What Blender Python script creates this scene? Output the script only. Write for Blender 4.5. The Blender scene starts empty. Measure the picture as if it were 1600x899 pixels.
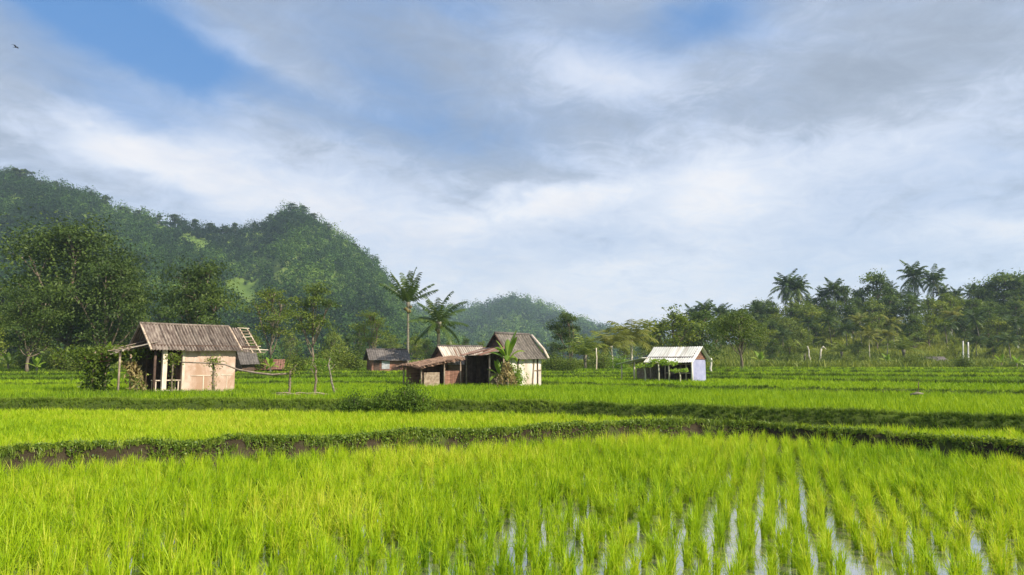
import bpy, math, random
import numpy as np
from mathutils import Vector, Matrix

R = math.radians
F = 1067.0                      # focal length in photo pixels (24 mm on a 36 mm sensor)
CAMZ = 2.0
PITCH = math.atan((565 - 449.5) / F)

# ------------------------------------------------------------------ camera, world, sun, exposure
scene = bpy.context.scene
col = scene.collection
cam_d = bpy.data.cameras.new('camera')
cam = bpy.data.objects.new('camera', cam_d)
col.objects.link(cam)
cam_d.lens = 24.0
cam_d.sensor_width = 36.0
cam_d.clip_start = 0.1
cam_d.clip_end = 6000
cam.location = (0, 0, CAMZ)
cam.rotation_euler = (R(90) + PITCH, 0, 0)
scene.camera = cam

SUN_EL, SUN_AZ = 37.0, 128.0     # azimuth clockwise from +Y (the view direction): right and behind the camera
sun_d = bpy.data.lights.new('sun', 'SUN')
sun_d.energy = 5.0
sun_d.angle = R(1.0)
sun_d.color = (1.0, 0.90, 0.74)
sun = bpy.data.objects.new('sun', sun_d)
col.objects.link(sun)
sd = Vector((math.sin(R(SUN_AZ)) * math.cos(R(SUN_EL)), math.cos(R(SUN_AZ)) * math.cos(R(SUN_EL)), math.sin(R(SUN_EL))))
sun.rotation_euler = (-sd).to_track_quat('-Z', 'Y').to_euler()

scene.view_settings.view_transform = 'Standard'
scene.view_settings.look = 'None'
scene.view_settings.gamma = 1.0
scene.view_settings.exposure = 0.72
HAZE_DENSITY = 0.00036

class NT:
    """small helper to write node maths"""
    def __init__(self, tree):
        self.t = tree
    def new(self, typ, **kw):
        n = self.t.nodes.new(typ)
        for k, v in kw.items():
            setattr(n, k, v)
        return n
    def put(self, sock, v):
        if isinstance(v, bpy.types.NodeSocket):
            self.t.links.new(v, sock)
        else:
            sock.default_value = v
    def m(self, op, a, b=None, c=None, clamp=False):
        n = self.new('ShaderNodeMath', operation=op)
        n.use_clamp = clamp
        self.put(n.inputs[0], a)
        if b is not None: self.put(n.inputs[1], b)
        if c is not None: self.put(n.inputs[2], c)
        return n.outputs[0]
    def mix(self, f, a, b, blend='MIX'):
        n = self.new('ShaderNodeMix', data_type='RGBA', blend_type=blend)
        self.put(n.inputs[0], f)
        self.put(n.inputs[6], a if isinstance(a, bpy.types.NodeSocket) else (*a, 1))
        self.put(n.inputs[7], b if isinstance(b, bpy.types.NodeSocket) else (*b, 1))
        return n.outputs[2]
    def noise(self, vec, scale, detail=4, rough=0.55, dist=0.0):
        n = self.new('ShaderNodeTexNoise')
        if vec is not None: self.put(n.inputs['Vector'], vec)
        n.inputs['Scale'].default_value = scale
        n.inputs['Detail'].default_value = detail
        n.inputs['Roughness'].default_value = rough
        n.inputs['Distortion'].default_value = dist
        return n
    def comb(self, x, y, z):
        n = self.new('ShaderNodeCombineXYZ')
        self.put(n.inputs[0], x); self.put(n.inputs[1], y); self.put(n.inputs[2], z)
        return n.outputs[0]
    def ss(self, v, lo, hi, a=0.0, b=1.0):
        n = self.new('ShaderNodeMapRange', interpolation_type='SMOOTHSTEP')
        self.put(n.inputs['Value'], v)
        n.inputs['From Min'].default_value = lo; n.inputs['From Max'].default_value = hi
        n.inputs['To Min'].default_value = a; n.inputs['To Max'].default_value = b
        return n.outputs[0]

def px_dir(px, py):
    """photo pixel -> azimuth, elevation (radians)"""
    u, v = (px - 800) / F, (449.5 - py) / F
    y = math.cos(PITCH) - v * math.sin(PITCH)
    z = math.sin(PITCH) + v * math.cos(PITCH)
    return math.atan2(u, y), math.atan2(z, math.hypot(u, y))

def at(px, py, Y):
    u, v = (px - 800) / F, (449.5 - py) / F
    y = math.cos(PITCH) - v * math.sin(PITCH)
    z = math.sin(PITCH) + v * math.cos(PITCH)
    return Vector((u / y * Y, Y, CAMZ + z / y * Y))

def ground_at(px, py, z):
    """where the ray through a pixel meets height z"""
    u, v = (px - 800) / F, (449.5 - py) / F
    y = math.cos(PITCH) - v * math.sin(PITCH)
    k = math.sin(PITCH) + v * math.cos(PITCH)
    s = (z - CAMZ) / k
    return (u * s, y * s)

world = bpy.data.worlds.new('World')
scene.world = world
world.use_nodes = True
wt = world.node_tree
wt.nodes.clear()
W = NT(wt)
sky = W.new('ShaderNodeTexSky', sky_type='NISHITA')
sky.sun_disc = False
sky.sun_elevation = R(SUN_EL)
sky.sun_rotation = R(SUN_AZ)
sky.air_density = 1.0
sky.dust_density = 0.6
geo = W.new('ShaderNodeTexCoord').outputs['Generated']
sep = W.new('ShaderNodeSeparateXYZ'); W.put(sep.inputs[0], geo)
dx, dy, dz = sep.outputs
az = W.m('ARCTAN2', dx, dy)
el = W.m('ARCSINE', dz)
# cloud layer seen in perspective: direction projected on a high plane
den = W.m('ADD', W.m('MAXIMUM', dz, 0.0), 0.22)
plane = W.comb(W.m('DIVIDE', dx, den), W.m('DIVIDE', dy, den), 0.0)
n1 = W.noise(plane, 1.15, 8, 0.60, 0.35)
n2 = W.noise(plane, 2.6, 10, 0.64, 0.8)
n4 = W.noise(W.comb(W.m('MULTIPLY', az, 2.2), W.m('MULTIPLY', W.m('ADD', el, W.m('MULTIPLY', az, 0.22)), 9.0), 0.3), 1.5, 9, 0.62, 0.6)
n3 = W.noise(plane, 0.75, 5, 0.55)
warp = W.noise(plane, 1.9, 5, 0.6)
wsep = W.new('ShaderNodeSeparateColor'); W.put(wsep.inputs[0], warp.outputs['Color'])
waz = W.m('ADD', az, W.m('MULTIPLY', W.m('SUBTRACT', wsep.outputs[0], 0.5), 0.17))
wel = W.m('ADD', el, W.m('MULTIPLY', W.m('SUBTRACT', wsep.outputs[1], 0.5), 0.11))

def blob(px, py, rx, ry, amp, tilt=0.0):
    a0, e0 = px_dir(px, py)
    sa, se = rx / F, ry / F
    a = W.m('SUBTRACT', waz, a0); e = W.m('SUBTRACT', wel, e0)
    c, s = math.cos(R(tilt)), math.sin(R(tilt))
    a2 = W.m('DIVIDE', W.m('ADD', W.m('MULTIPLY', a, c), W.m('MULTIPLY', e, s)), sa)
    e2 = W.m('DIVIDE', W.m('ADD', W.m('MULTIPLY', a, -s), W.m('MULTIPLY', e, c)), se)
    q = W.m('ADD', W.m('MULTIPLY', a2, a2), W.m('MULTIPLY', e2, e2))
    return W.m('MULTIPLY', W.m('EXPONENT', W.m('MULTIPLY', q, -1.0)), amp)

def total(base, items):
    s = base
    for it in items:
        s = W.m('ADD', s, blob(*it))
    return s

# how much of the blue shows through the cloud veil
thin = total(0.16, [
    (130, 0, 230, 75, 1.35, -14), (270, 85, 210, 32, 0.62, -14), (215, 160, 130, 22, 0.40, -8),
    (545, 60, 150, 50, 0.18, -30), (640, 180, 170, 70, 0.34, -22), (730, 215, 100, 40, 0.16, -20), (430, 200, 260, 90, -0.25, -15),
    (1085, 25, 150, 50, 0.70, 6), (700, 15, 160, 40, 0.35, 0), (330, 245, 180, 30, 0.25, -8),
    (900, 390, 300, 40, 0.18, 3), (1350, 400, 260, 36, 0.16, 6), (620, 380, 160, 50, 0.20, -20),
    (480, 140, 160, 24, 0.20, -14), (800, 480, 1400, 90, -0.12, 0)])
thin = W.m('ADD', thin, W.m('MULTIPLY', W.m('SUBTRACT', n1.outputs[0], 0.5), 0.75))
thin = W.m('ADD', thin, W.m('MULTIPLY', W.m('SUBTRACT', n2.outputs[0], 0.5), 0.9))
thin = W.m('ADD', thin, W.m('MULTIPLY', W.m('SUBTRACT', n4.outputs[0], 0.5), 1.0))
thin = W.ss(thin, -0.18, 1.32)
# how bright the cloud itself is
lit = total(0.38, [
    (800, -10, 1100, 120, -0.14, 0),
    (200, 215, 170, 36, 0.75, -12), (290, 45, 70, 24, 0.32, 0), (420, 95, 130, 22, 0.25, -8),
    (950, 105, 120, 34, 0.52, -10), (850, 330, 170, 22, 0.60, 11), (1110, 285, 120, 70, 0.45, 30),
    (490, 315, 180, 48, 0.55, -10), (1300, 260, 230, 55, 0.30, 12), (1560, 345, 110, 26, 0.50, -8),
    (40, 110, 90, 60, -0.35, -30), (1450, 60, 330, 80, -0.20, 8), (680, 120, 190, 90, -0.26, -30),
    (780, 205, 170, 50, -0.22, 0), (1050, 175, 160, 34, -0.16, 0), (1000, 450, 800, 90, 0.42, 0),
    (60, 235, 110, 40, 0.10, 0), (1290, 120, 120, 50, -0.10, 0), (600, 450, 600, 80, 0.20, 0)])
lit = W.m('ADD', lit, W.m('MULTIPLY', W.m('SUBTRACT', n2.outputs[0], 0.5), 0.95))
lit = W.m('ADD', lit, W.m('MULTIPLY', W.m('SUBTRACT', n3.outputs[0], 0.5), 0.7))
lit = W.m('ADD', lit, W.m('MULTIPLY', W.m('SUBTRACT', n4.outputs[0], 0.5), 0.9))
n5 = W.noise(plane, 7.5, 9, 0.68, 1.0)
lit = W.m('ADD', lit, W.m('MULTIPLY', W.m('SUBTRACT', n5.outputs[0], 0.5), 0.75))
lit = W.ss(lit, -0.28, 1.26)
cl = W.new('ShaderNodeValToRGB')
W.put(cl.inputs[0], lit)
cr = cl.color_ramp
cr.elements[0].position = 0.0; cr.elements[0].color = (0.24, 0.285, 0.37, 1)
cr.elements[1].position = 1.0; cr.elements[1].color = (0.83, 0.79, 0.765, 1)
for p, c in ((0.30, (0.345, 0.395, 0.495)), (0.55, (0.505, 0.555, 0.665)), (0.78, (0.655, 0.68, 0.745))):
    e_ = cr.elements.new(p); e_.color = (*c, 1)
skyc = W.mix(1.0, sky.outputs[0], (0.105, 0.095, 0.092), 'MULTIPLY')
skyc = W.mix(0.65, skyc, (0.030, 0.20, 0.54))
final = W.mix(thin, cl.outputs[0], skyc)
bg = W.new('ShaderNodeBackground')
W.put(bg.inputs[0], final)
bg.inputs[1].default_value = 0.84
wo = W.new('ShaderNodeOutputWorld')
wt.links.new(bg.outputs[0], wo.inputs[0])
# the strength of the clear sky itself is the multiply above (about 0.1)

# ------------------------------------------------------------------ helpers
rng = np.random.default_rng(7)
random.seed(7)

class Geo:
    """collects polygons (and a per-vertex tint), then links them as ONE mesh object"""
    def __init__(self):
        self.v, self.f, self.t, self.n = [], [], [], 0
    def add(self, v, f, tint=0.5):
        v = np.asarray(v, dtype=np.float64).reshape(-1, 3)
        f = np.asarray(f, dtype=np.int64)
        self.v.append(v); self.f.append(f + self.n)
        t = np.full(len(v), tint) if np.isscalar(tint) else np.asarray(tint)
        self.t.append(t); self.n += len(v)
        return self
    def merge(self, other, M=None):
        for v, f, t in zip(other.v, other.f, other.t):
            pass
        v = np.concatenate(other.v)
        if M is not None:
            A = np.array(M); v = v @ A[:3, :3].T + A[:3, 3]
        off = self.n
        self.v.append(v); self.t.append(np.concatenate(other.t))
        for f in other.f: self.f.append(f + off)
        self.n += len(v)
    def mesh(self, name, mat, smooth=False):
        me = bpy.data.meshes.new(name)
        v = np.concatenate(self.v).astype(np.float32)
        me.vertices.add(len(v)); me.vertices.foreach_set('co', v.ravel())
        loops = np.concatenate([f.ravel() for f in self.f]).astype(np.int32)
        tot = np.concatenate([np.full(f.shape[0], f.shape[1]) for f in self.f]).astype(np.int32)
        start = np.concatenate([[0], np.cumsum(tot)[:-1]]).astype(np.int32)
        me.loops.add(len(loops)); me.loops.foreach_set('vertex_index', loops)
        me.polygons.add(len(tot)); me.polygons.foreach_set('loop_start', start)
        try: me.polygons.foreach_set('loop_total', tot)
        except Exception: pass
        a = me.attributes.new('tint', 'FLOAT', 'POINT')
        a.data.foreach_set('value', np.concatenate(self.t).astype(np.float32))
        me.update(calc_edges=True)
        me.polygons.foreach_set('use_smooth', np.full(len(tot), smooth))
        me.materials.append(mat)
        me.validate()
        return me
    def build(self, name, mat, parent=None, smooth=False):
        o = bpy.data.objects.new(name, self.mesh(name, mat, smooth))
        col.objects.link(o)
        if parent is not None: o.parent = parent
        return o
    # shapes
    def box(self, c, s, M=None, tint=0.5):
        x, y, z = np.array(s) / 2
        v = np.array([(a, b, d) for a in (-x, x) for b in (-y, y) for d in (-z, z)], float)
        if M is not None: v = v @ np.array(M)[:3, :3].T
        v = v + np.array(c)
        return self.add(v, [(0, 1, 3, 2), (4, 6, 7, 5), (0, 4, 5, 1), (2, 3, 7, 6), (0, 2, 6, 4), (1, 5, 7, 3)], tint)
    def bar(self, a, b, w, h, tint=0.5, up=(0, 0, 1)):
        a, b = Vector(a), Vector(b)
        d = (b - a); L = d.length; d.normalize()
        u = Vector(up)
        if abs(d.dot(u)) > 0.98: u = Vector((0, 1, 0))
        s = d.cross(u).normalized(); t = s.cross(d)
        M = Matrix((d, s, t)).transposed()
        return self.box((a + b) / 2, (L, w, h), M, tint)
    def tube(self, pts, rad, sides=7, tint=0.5, cap=True):
        P = np.asarray([tuple(p) for p in pts], float); n = len(P)
        rad = np.broadcast_to(np.asarray(rad, float), (n,))
        T = np.gradient(P, axis=0); T /= np.linalg.norm(T, axis=1)[:, None] + 1e-9
        ref = np.array([0.31, 0.95, 0.05]) if abs(T[0][2]) > 0.6 else np.array([0.03, 0.05, 1.0])
        S = np.cross(T, ref); S /= np.linalg.norm(S, axis=1)[:, None] + 1e-9
        U = np.cross(S, T)
        a = np.linspace(0, 2 * np.pi, sides, endpoint=False)
        v = P[:, None] + rad[:, None, None] * (np.cos(a)[None, :, None] * S[:, None] + np.sin(a)[None, :, None] * U[:, None])
        i = np.arange(n - 1)[:, None] * sides; j = np.arange(sides)[None]
        k = (j + 1) % sides
        f = np.stack([i + j, i + k, i + k + sides, i + j + sides], -1).reshape(-1, 4)
        self.add(v.reshape(-1, 3), f, tint)
        if cap:
            c = np.arange(sides)
            self.f.append((c[::-1][None] + self.n - n * sides)); self.f.append((c[None] + self.n - sides))
        return self

def value_noise(x, y, seed=0):
    x = np.asarray(x, float); y = np.asarray(y, float)
    xi, yi = np.floor(x).astype(np.int64), np.floor(y).astype(np.int64)
    fx, fy = x - xi, y - yi
    fx = fx * fx * (3 - 2 * fx); fy = fy * fy * (3 - 2 * fy)
    def h(a, b):
        n = (a * 374761393 + b * 668265263 + seed * 974711) & 0x7fffffff
        n = ((n ^ (n >> 13)) * 1274126177) & 0x7fffffff
        return ((n ^ (n >> 16)) & 0xffff) / 65535.0
    return (h(xi, yi) * (1 - fx) + h(xi + 1, yi) * fx) * (1 - fy) + (h(xi, yi + 1) * (1 - fx) + h(xi + 1, yi + 1) * fx) * fy

def fbm(x, y, seed=0, octaves=4):
    s, a, t = 0, 1.0, 0
    for k in range(octaves):
        s = s + a * value_noise(np.asarray(x) * 2 ** k, np.asarray(y) * 2 ** k, seed + k); t += a; a *= 0.5
    return s / t - 0.5

def tag(o, label=None, cat=None, group=None, kind=None):
    if label: o['label'] = label
    if cat: o['category'] = cat
    if group: o['group'] = group
    if kind: o['kind'] = kind
    return o

def empty(name, loc, rz=0.0, label=None, cat=None, group=None):
    o = bpy.data.objects.new(name, None)
    o.empty_display_size = 0.3
    col.objects.link(o)
    o.location = loc; o.rotation_euler = (0, 0, rz)
    return tag(o, label, cat, group)

def copy_tree(o, parent=None):
    c = o.copy(); col.objects.link(c)
    if parent is not None: c.parent = parent
    for ch in o.children: copy_tree(ch, c)
    return c

# ------------------------------------------------------------------ materials
def leaf_mat(name, stops, trans=0.45, rough=0.55, spec=0.25, vary=0.25, scale=0.6):
    """stops: colours chosen by the tint of each plant, plus slow natural variation"""
    m = bpy.data.materials.new(name); m.use_nodes = True
    t = m.node_tree; t.nodes.clear(); N = NT(t)
    at_ = N.new('ShaderNodeAttribute', attribute_name='tint')
    pos = N.new('ShaderNodeNewGeometry').outputs['Position']
    nz = N.noise(pos, scale, 3, 0.6)
    fac = N.m('ADD', at_.outputs['Fac'], N.m('MULTIPLY', N.m('SUBTRACT', nz.outputs[0], 0.5), vary), clamp=True)
    r = N.new('ShaderNodeValToRGB'); N.put(r.inputs[0], fac)
    ramp = r.color_ramp
    n = len(stops)
    ramp.elements[0].position = 0; ramp.elements[0].color = (*stops[0], 1)
    ramp.elements[1].position = 1; ramp.elements[1].color = (*stops[-1], 1)
    for i in range(1, n - 1):
        e = ramp.elements.new(i / (n - 1)); e.color = (*stops[i], 1)
    p = N.new('ShaderNodeBsdfPrincipled')
    N.put(p.inputs['Base Color'], r.outputs[0])
    p.inputs['Roughness'].default_value = rough
    p.inputs['Specular IOR Level'].default_value = spec
    tr = N.new('ShaderNodeBsdfTranslucent')
    N.put(tr.inputs[0], N.mix(1.0, r.outputs[0], (1.15, 1.1, 0.6), 'MULTIPLY'))
    mx = N.new('ShaderNodeMixShader'); mx.inputs[0].default_value = trans
    t.links.new(p.outputs[0], mx.inputs[1]); t.links.new(tr.outputs[0], mx.inputs[2])
    o = N.new('ShaderNodeOutputMaterial'); t.links.new(mx.outputs[0], o.inputs[0])
    return m

def surf_mat(name, c1, c2, scale=4.0, c3=None, rough=0.85, bump=0.3, stretch=(1, 1, 1), spec=0.2, metal=0.0, tintamt=0.0, patch=0.6):
    """weathered surface: two noise-mixed colours, a third in irregular patches, small bump"""
    m = bpy.data.materials.new(name); m.use_nodes = True
    t = m.node_tree; t.nodes.clear(); N = NT(t)
    co = N.new('ShaderNodeTexCoord').outputs['Object']
    mp = N.new('ShaderNodeMapping'); N.put(mp.inputs[0], co); mp.inputs['Scale'].default_value = stretch
    a = N.noise(mp.outputs[0], scale, 6, 0.65)
    b = N.noise(mp.outputs[0], scale * 0.35, 4, 0.6, 0.6)
    c = N.mix(N.ss(a.outputs[0], 0.36, 0.66), c1, c2)
    if c3 is not None:
        c = N.mix(N.m('MULTIPLY', N.ss(b.outputs[0], 0.50, 0.66), patch), c, c3)
    if tintamt:
        at_ = N.new('ShaderNodeAttribute', attribute_name='tint')
        k = N.m('ADD', 1.0, N.m('MULTIPLY', N.m('SUBTRACT', at_.outputs['Fac'], 0.5), tintamt))
        c = N.mix(1.0, c, N.comb(k, k, k), 'MULTIPLY')
    p = N.new('ShaderNodeBsdfPrincipled')
    N.put(p.inputs['Base Color'], c)
    p.inputs['Roughness'].default_value = rough
    p.inputs['Metallic'].default_value = metal
    p.inputs['Specular IOR Level'].default_value = spec
    bm = N.new('ShaderNodeBump'); bm.inputs['Strength'].default_value = bump
    bm.inputs['Distance'].default_value = 0.02
    N.put(bm.inputs['Height'], a.outputs[0]); t.links.new(bm.outputs[0], p.inputs['Normal'])
    o = N.new('ShaderNodeOutputMaterial'); t.links.new(p.outputs[0], o.inputs[0])
    return m

RICE = [(0.13, 0.26, 0.008), (0.28, 0.43, 0.008), (0.39, 0.53, 0.011), (0.55, 0.57, 0.06)]
M = dict(
    rice=leaf_mat('rice_leaf', RICE, 0.45, 0.5, 0.22, 0.35, 0.35),
    rice_far=leaf_mat('rice_leaf_far', [(0.09, 0.18, 0.010), (0.22, 0.36, 0.010), (0.35, 0.47, 0.014)], 0.45, 0.6, 0.2, 0.45, 0.12),
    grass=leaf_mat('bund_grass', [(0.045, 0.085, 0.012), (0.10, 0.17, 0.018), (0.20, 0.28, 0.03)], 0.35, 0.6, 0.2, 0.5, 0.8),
    weed=leaf_mat('weed_leaf', [(0.07, 0.13, 0.015), (0.15, 0.24, 0.022), (0.29, 0.36, 0.05)], 0.35, 0.45, 0.4, 0.4, 1.5),
    dark=leaf_mat('dark_tree_leaf', [(0.024, 0.046, 0.009), (0.058, 0.098, 0.014), (0.12, 0.17, 0.025)], 0.30, 0.55, 0.25, 0.45, 0.5),
    mid=leaf_mat('tree_leaf', [(0.045, 0.080, 0.011), (0.105, 0.155, 0.017), (0.21, 0.26, 0.032)], 0.35, 0.55, 0.25, 0.5, 0.5),
    pale=leaf_mat('pale_tree_leaf', [(0.07, 0.115, 0.018), (0.155, 0.21, 0.028), (0.30, 0.33, 0.06)], 0.40, 0.55, 0.25, 0.5, 0.5),
    yellow=leaf_mat('yellow_palm_leaf', [(0.09, 0.12, 0.02), (0.19, 0.21, 0.035), (0.34, 0.32, 0.09)], 0.40, 0.5, 0.3, 0.5, 0.7),
    palm=leaf_mat('palm_leaf', [(0.022, 0.046, 0.009), (0.060, 0.105, 0.014), (0.15, 0.19, 0.03)], 0.30, 0.4, 0.4, 0.4, 0.5),
    banana=leaf_mat('banana_leaf', [(0.09, 0.17, 0.02), (0.20, 0.33, 0.03), (0.36, 0.46, 0.07)], 0.5, 0.4, 0.4, 0.3, 2.0),
    dry=leaf_mat('dry_leaf', [(0.16, 0.11, 0.05), (0.30, 0.24, 0.11), (0.46, 0.42, 0.18)], 0.3, 0.7, 0.2, 0.5, 2.0),
    forest=leaf_mat('forest_leaf', [(0.008, 0.024, 0.005), (0.026, 0.066, 0.009), (0.066, 0.135, 0.016), (0.17, 0.26, 0.032)], 0.25, 0.65, 0.15, 0.35, 0.03),
    brightened_dark=leaf_mat('brightened_dark_leaf', [(0.035, 0.065, 0.012), (0.075, 0.130, 0.016), (0.16, 0.225, 0.028)], 0.45, 0.5, 0.3, 0.5, 0.3),  # copy of dark_tree_leaf, light put into its colour against crown self-shadowing
    brightened_mid=leaf_mat('brightened_leaf', [(0.07, 0.115, 0.012), (0.17, 0.23, 0.020), (0.34, 0.37, 0.04)], 0.45, 0.5, 0.3, 0.5, 0.3),  # copy of tree_leaf with brighter colour standing in for sunlit crowns
    bark=surf_mat('bark', (0.13, 0.10, 0.07), (0.24, 0.20, 0.15), 6, (0.07, 0.06, 0.04), 0.95, 0.6, (1, 1, 0.3)),
    palebark=surf_mat('pale_bark', (0.40, 0.37, 0.29), (0.60, 0.56, 0.45), 6, (0.22, 0.20, 0.14), 0.9, 0.5, (1, 1, 0.4)),
    palmbark=surf_mat('palm_bark', (0.13, 0.12, 0.09), (0.25, 0.225, 0.17), 7, (0.11, 0.12, 0.06), 0.95, 0.6, (0.5, 0.5, 3)),
    wood=surf_mat('weathered_wood', (0.24, 0.18, 0.13), (0.38, 0.31, 0.24), 7, (0.12, 0.09, 0.07), 0.9, 0.5, (1, 1, 1), tintamt=0.8),
    palewood=surf_mat('pale_wood', (0.52, 0.43, 0.34), (0.66, 0.58, 0.48), 6, (0.34, 0.26, 0.20), 0.85, 0.4, (1, 1, 0.3), tintamt=0.5),
    darkwood=surf_mat('dark_wood', (0.075, 0.048, 0.038), (0.13, 0.088, 0.068), 6, (0.04, 0.03, 0.024), 0.95, 0.5, tintamt=0.6),
    plaster=surf_mat('pink_plaster', (0.42, 0.30, 0.235), (0.56, 0.43, 0.36), 2.6, (0.33, 0.205, 0.135), 0.9, 0.25, (1, 1, 0.7), patch=0.8),
    white=surf_mat('white_plaster', (0.66, 0.60, 0.52), (0.78, 0.74, 0.67), 3.0, (0.40, 0.32, 0.25), 0.9, 0.3, (1.6, 1.6, 0.5), patch=0.7),
    orange=surf_mat('tan_boards', (0.42, 0.28, 0.17), (0.52, 0.37, 0.25), 4, (0.28, 0.17, 0.10), 0.9, 0.4, (0.5, 0.5, 3), tintamt=0.5),
    redwood=surf_mat('red_brown_boards', (0.17, 0.085, 0.06), (0.27, 0.15, 0.11), 5, (0.10, 0.06, 0.05), 0.9, 0.4, (0.5, 0.5, 3), tintamt=0.8),
    lavender=surf_mat('pale_lilac_panel', (0.27, 0.285, 0.44), (0.33, 0.345, 0.50), 3, (0.20, 0.20, 0.28), 0.8, 0.15, patch=0.6),
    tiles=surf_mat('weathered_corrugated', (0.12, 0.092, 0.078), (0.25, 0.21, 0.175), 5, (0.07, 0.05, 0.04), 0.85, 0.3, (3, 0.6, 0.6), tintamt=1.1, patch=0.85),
    rust=surf_mat('rusty_corrugated', (0.33, 0.28, 0.23), (0.48, 0.44, 0.38), 5, (0.22, 0.12, 0.075), 0.7, 0.2, (3, 0.5, 0.5), tintamt=1.0, patch=0.8),
    tin=surf_mat('white_tin', (0.60, 0.60, 0.55), (0.72, 0.71, 0.66), 3, (0.40, 0.35, 0.29), 0.55, 0.1, (2, 0.5, 0.5), tintamt=0.45, patch=0.6),
    graytile=surf_mat('dark_grey_roof', (0.085, 0.075, 0.07), (0.15, 0.135, 0.125), 5, (0.06, 0.05, 0.04), 0.9, 0.3, tintamt=0.6),
    thatch=surf_mat('brown_thatch', (0.19, 0.115, 0.075), (0.33, 0.215, 0.145), 9, (0.13, 0.08, 0.05), 0.95, 0.8, (1, 1, 1), tintamt=1.2),
    oldtile=surf_mat('old_brown_roof', (0.095, 0.082, 0.070), (0.175, 0.155, 0.130), 6, (0.07, 0.062, 0.05), 0.9, 0.4, (2, 1, 1), tintamt=0.8),
    coconut=surf_mat('coconut_husk', (0.12, 0.10, 0.035), (0.20, 0.17, 0.06), 5, (0.12, 0.07, 0.03), 0.7, 0.3),
    concrete=surf_mat('grey_concrete', (0.32, 0.33, 0.36), (0.44, 0.45, 0.48), 3, (0.22, 0.22, 0.22), 0.9, 0.3),
    bird=surf_mat('bird_feathers', (0.02, 0.02, 0.022), (0.04, 0.04, 0.045), 6),
)

# ------------------------------------------------------------------ terrain
# terrace edges as curves Y = g(X), each read off the photograph as points on the ground
def edge(pts):
    P = sorted(ground_at(px, py, z) for px, py, z in pts)
    xs = np.array([p[0] for p in P]); ys = np.array([p[1] for p in P])
    return xs, ys
def edgeY(pts):      # (px, Y)
    P = sorted(((px - 800) / F * Y, Y) for px, Y in pts)
    return np.array([p[0] for p in P]), np.array([p[1] for p in P])
EDGES = [  # (curve, level beyond, crest height, width of face, wobble)
    (edge([(-250, 722, .45), (0, 707, .45), (270, 695, .45), (540, 684, .45), (800, 673, .45), (1000, 664, .45), (1090, 661, .45), (1180, 664, .45), (1350, 677, .45), (1600, 698, .45), (1900, 730, .45)]), 0.34, 0.12, 0.24, 0.09),
    (edge([(-350, 624, .78), (0, 626, .78), (300, 626, .78), (560, 627, .78), (700, 628, .78), (850, 630.5, .78), (980, 634, .78), (1090, 638, .78), (1300, 645, .78), (1600, 653, .78), (2100, 668, .78)]), 0.69, 0.10, 0.32, 0.13),
    (edgeY([(-500, 36), (0, 34), (400, 36), (700, 37.5), (900, 35), (1100, 29.8), (1350, 27), (1600, 25), (2200, 21)]), 0.81, 0.11, 0.35, 0.35),
    (edgeY([(-500, 42), (0, 40), (400, 43), (700, 47), (1010, 46), (1150, 43), (1300, 37.5), (1600, 33), (2200, 28)]), 0.89, 0.10, 0.4, 0.5),
    (edgeY([(-500, 51), (0, 48), (400, 50), (700, 55), (1010, 51), (1300, 46), (1600, 42), (2200, 36)]), 0.97, 0.11, 0.5, 0.6),
    (edgeY([(-500, 60), (0, 57), (400, 59), (700, 66), (1010, 62), (1300, 57), (1600, 53), (2200, 46)]), 1.05, 0.12, 0.5, 0.8),
    (edgeY([(-500, 74), (0, 70), (700, 80), (1010, 74), (1300, 70), (1600, 66), (2200, 58)]), 1.13, 0.13, 0.6, 1.0),
    (edgeY([(-500, 90), (0, 84), (700, 95), (1010, 87), (1300, 82), (1600, 79), (2200, 70)]), 1.21, 0.14, 0.8, 1.2),
]
def edge_y(k, X):
    (xs, ys), _, _, _, wob = EDGES[k]
    X = np.asarray(X, float)
    return np.interp(X, xs, ys) + wob * 2 * fbm(X * 0.55, X * 0 + k * 3.7, 31 + k, 3) + 0.15 * wob * fbm(X * 3, X * 0 + k, 5 + k, 2)
def sstep(x):
    x = np.clip(x, 0, 1); return x * x * (3 - 2 * x)
def ground_h(X, Y):
    X = np.asarray(X, float); Y = np.asarray(Y, float)
    z = np.full(np.broadcast(X, Y).shape, -0.07)
    z += 0.03 * fbm(X * 0.9, Y * 0.9, 3, 3)
    prev = -0.07
    for k, (_, lev, crest, wid, _) in enumerate(EDGES):
        d = Y - edge_y(k, X)
        z = z + (lev - prev) * sstep((d + wid) / wid)
        bump = np.exp(-((d - 0.12) / (0.20 + 0.05 * k)) ** 2)
        z = z + crest * bump * (1 + 1.3 * fbm(X * 1.3, X * 0 + k, 50 + k, 3)) 
        face = np.exp(-((d + wid * 0.5) / wid) ** 2)
        z = z + 0.05 * face * fbm(X * 4, Y * 4, 60 + k, 3)
        prev = lev
    return z

def knoll_h(X, Y):
    """wooded rise on the right"""
    t = X / np.maximum(Y, 1.0)
    tk = (np.array([900, 1000, 1080, 1180, 1250, 1400, 1600, 1800, 2300]) - 800) / F
    zk = np.array([0, 0.0, 4.2, 8.4, 11.0, 13.6, 14.5, 15.5, 18])
    top = np.interp(t, tk, zk) * 0.62
    s = np.clip((Y - 96) / (152 - 96), 0, 1)
    back = np.clip((Y - 170) / 120, 0, 1)
    prof = (0.35 * s + 0.65 * sstep(s)) * (1 - 0.6 * sstep(back))
    return top * prof * (1 + 0.20 * fbm(X * 0.04, Y * 0.04, 77, 3))
def land_h(X, Y):
    return ground_h(X, Y) + knoll_h(X, Y)

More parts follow.
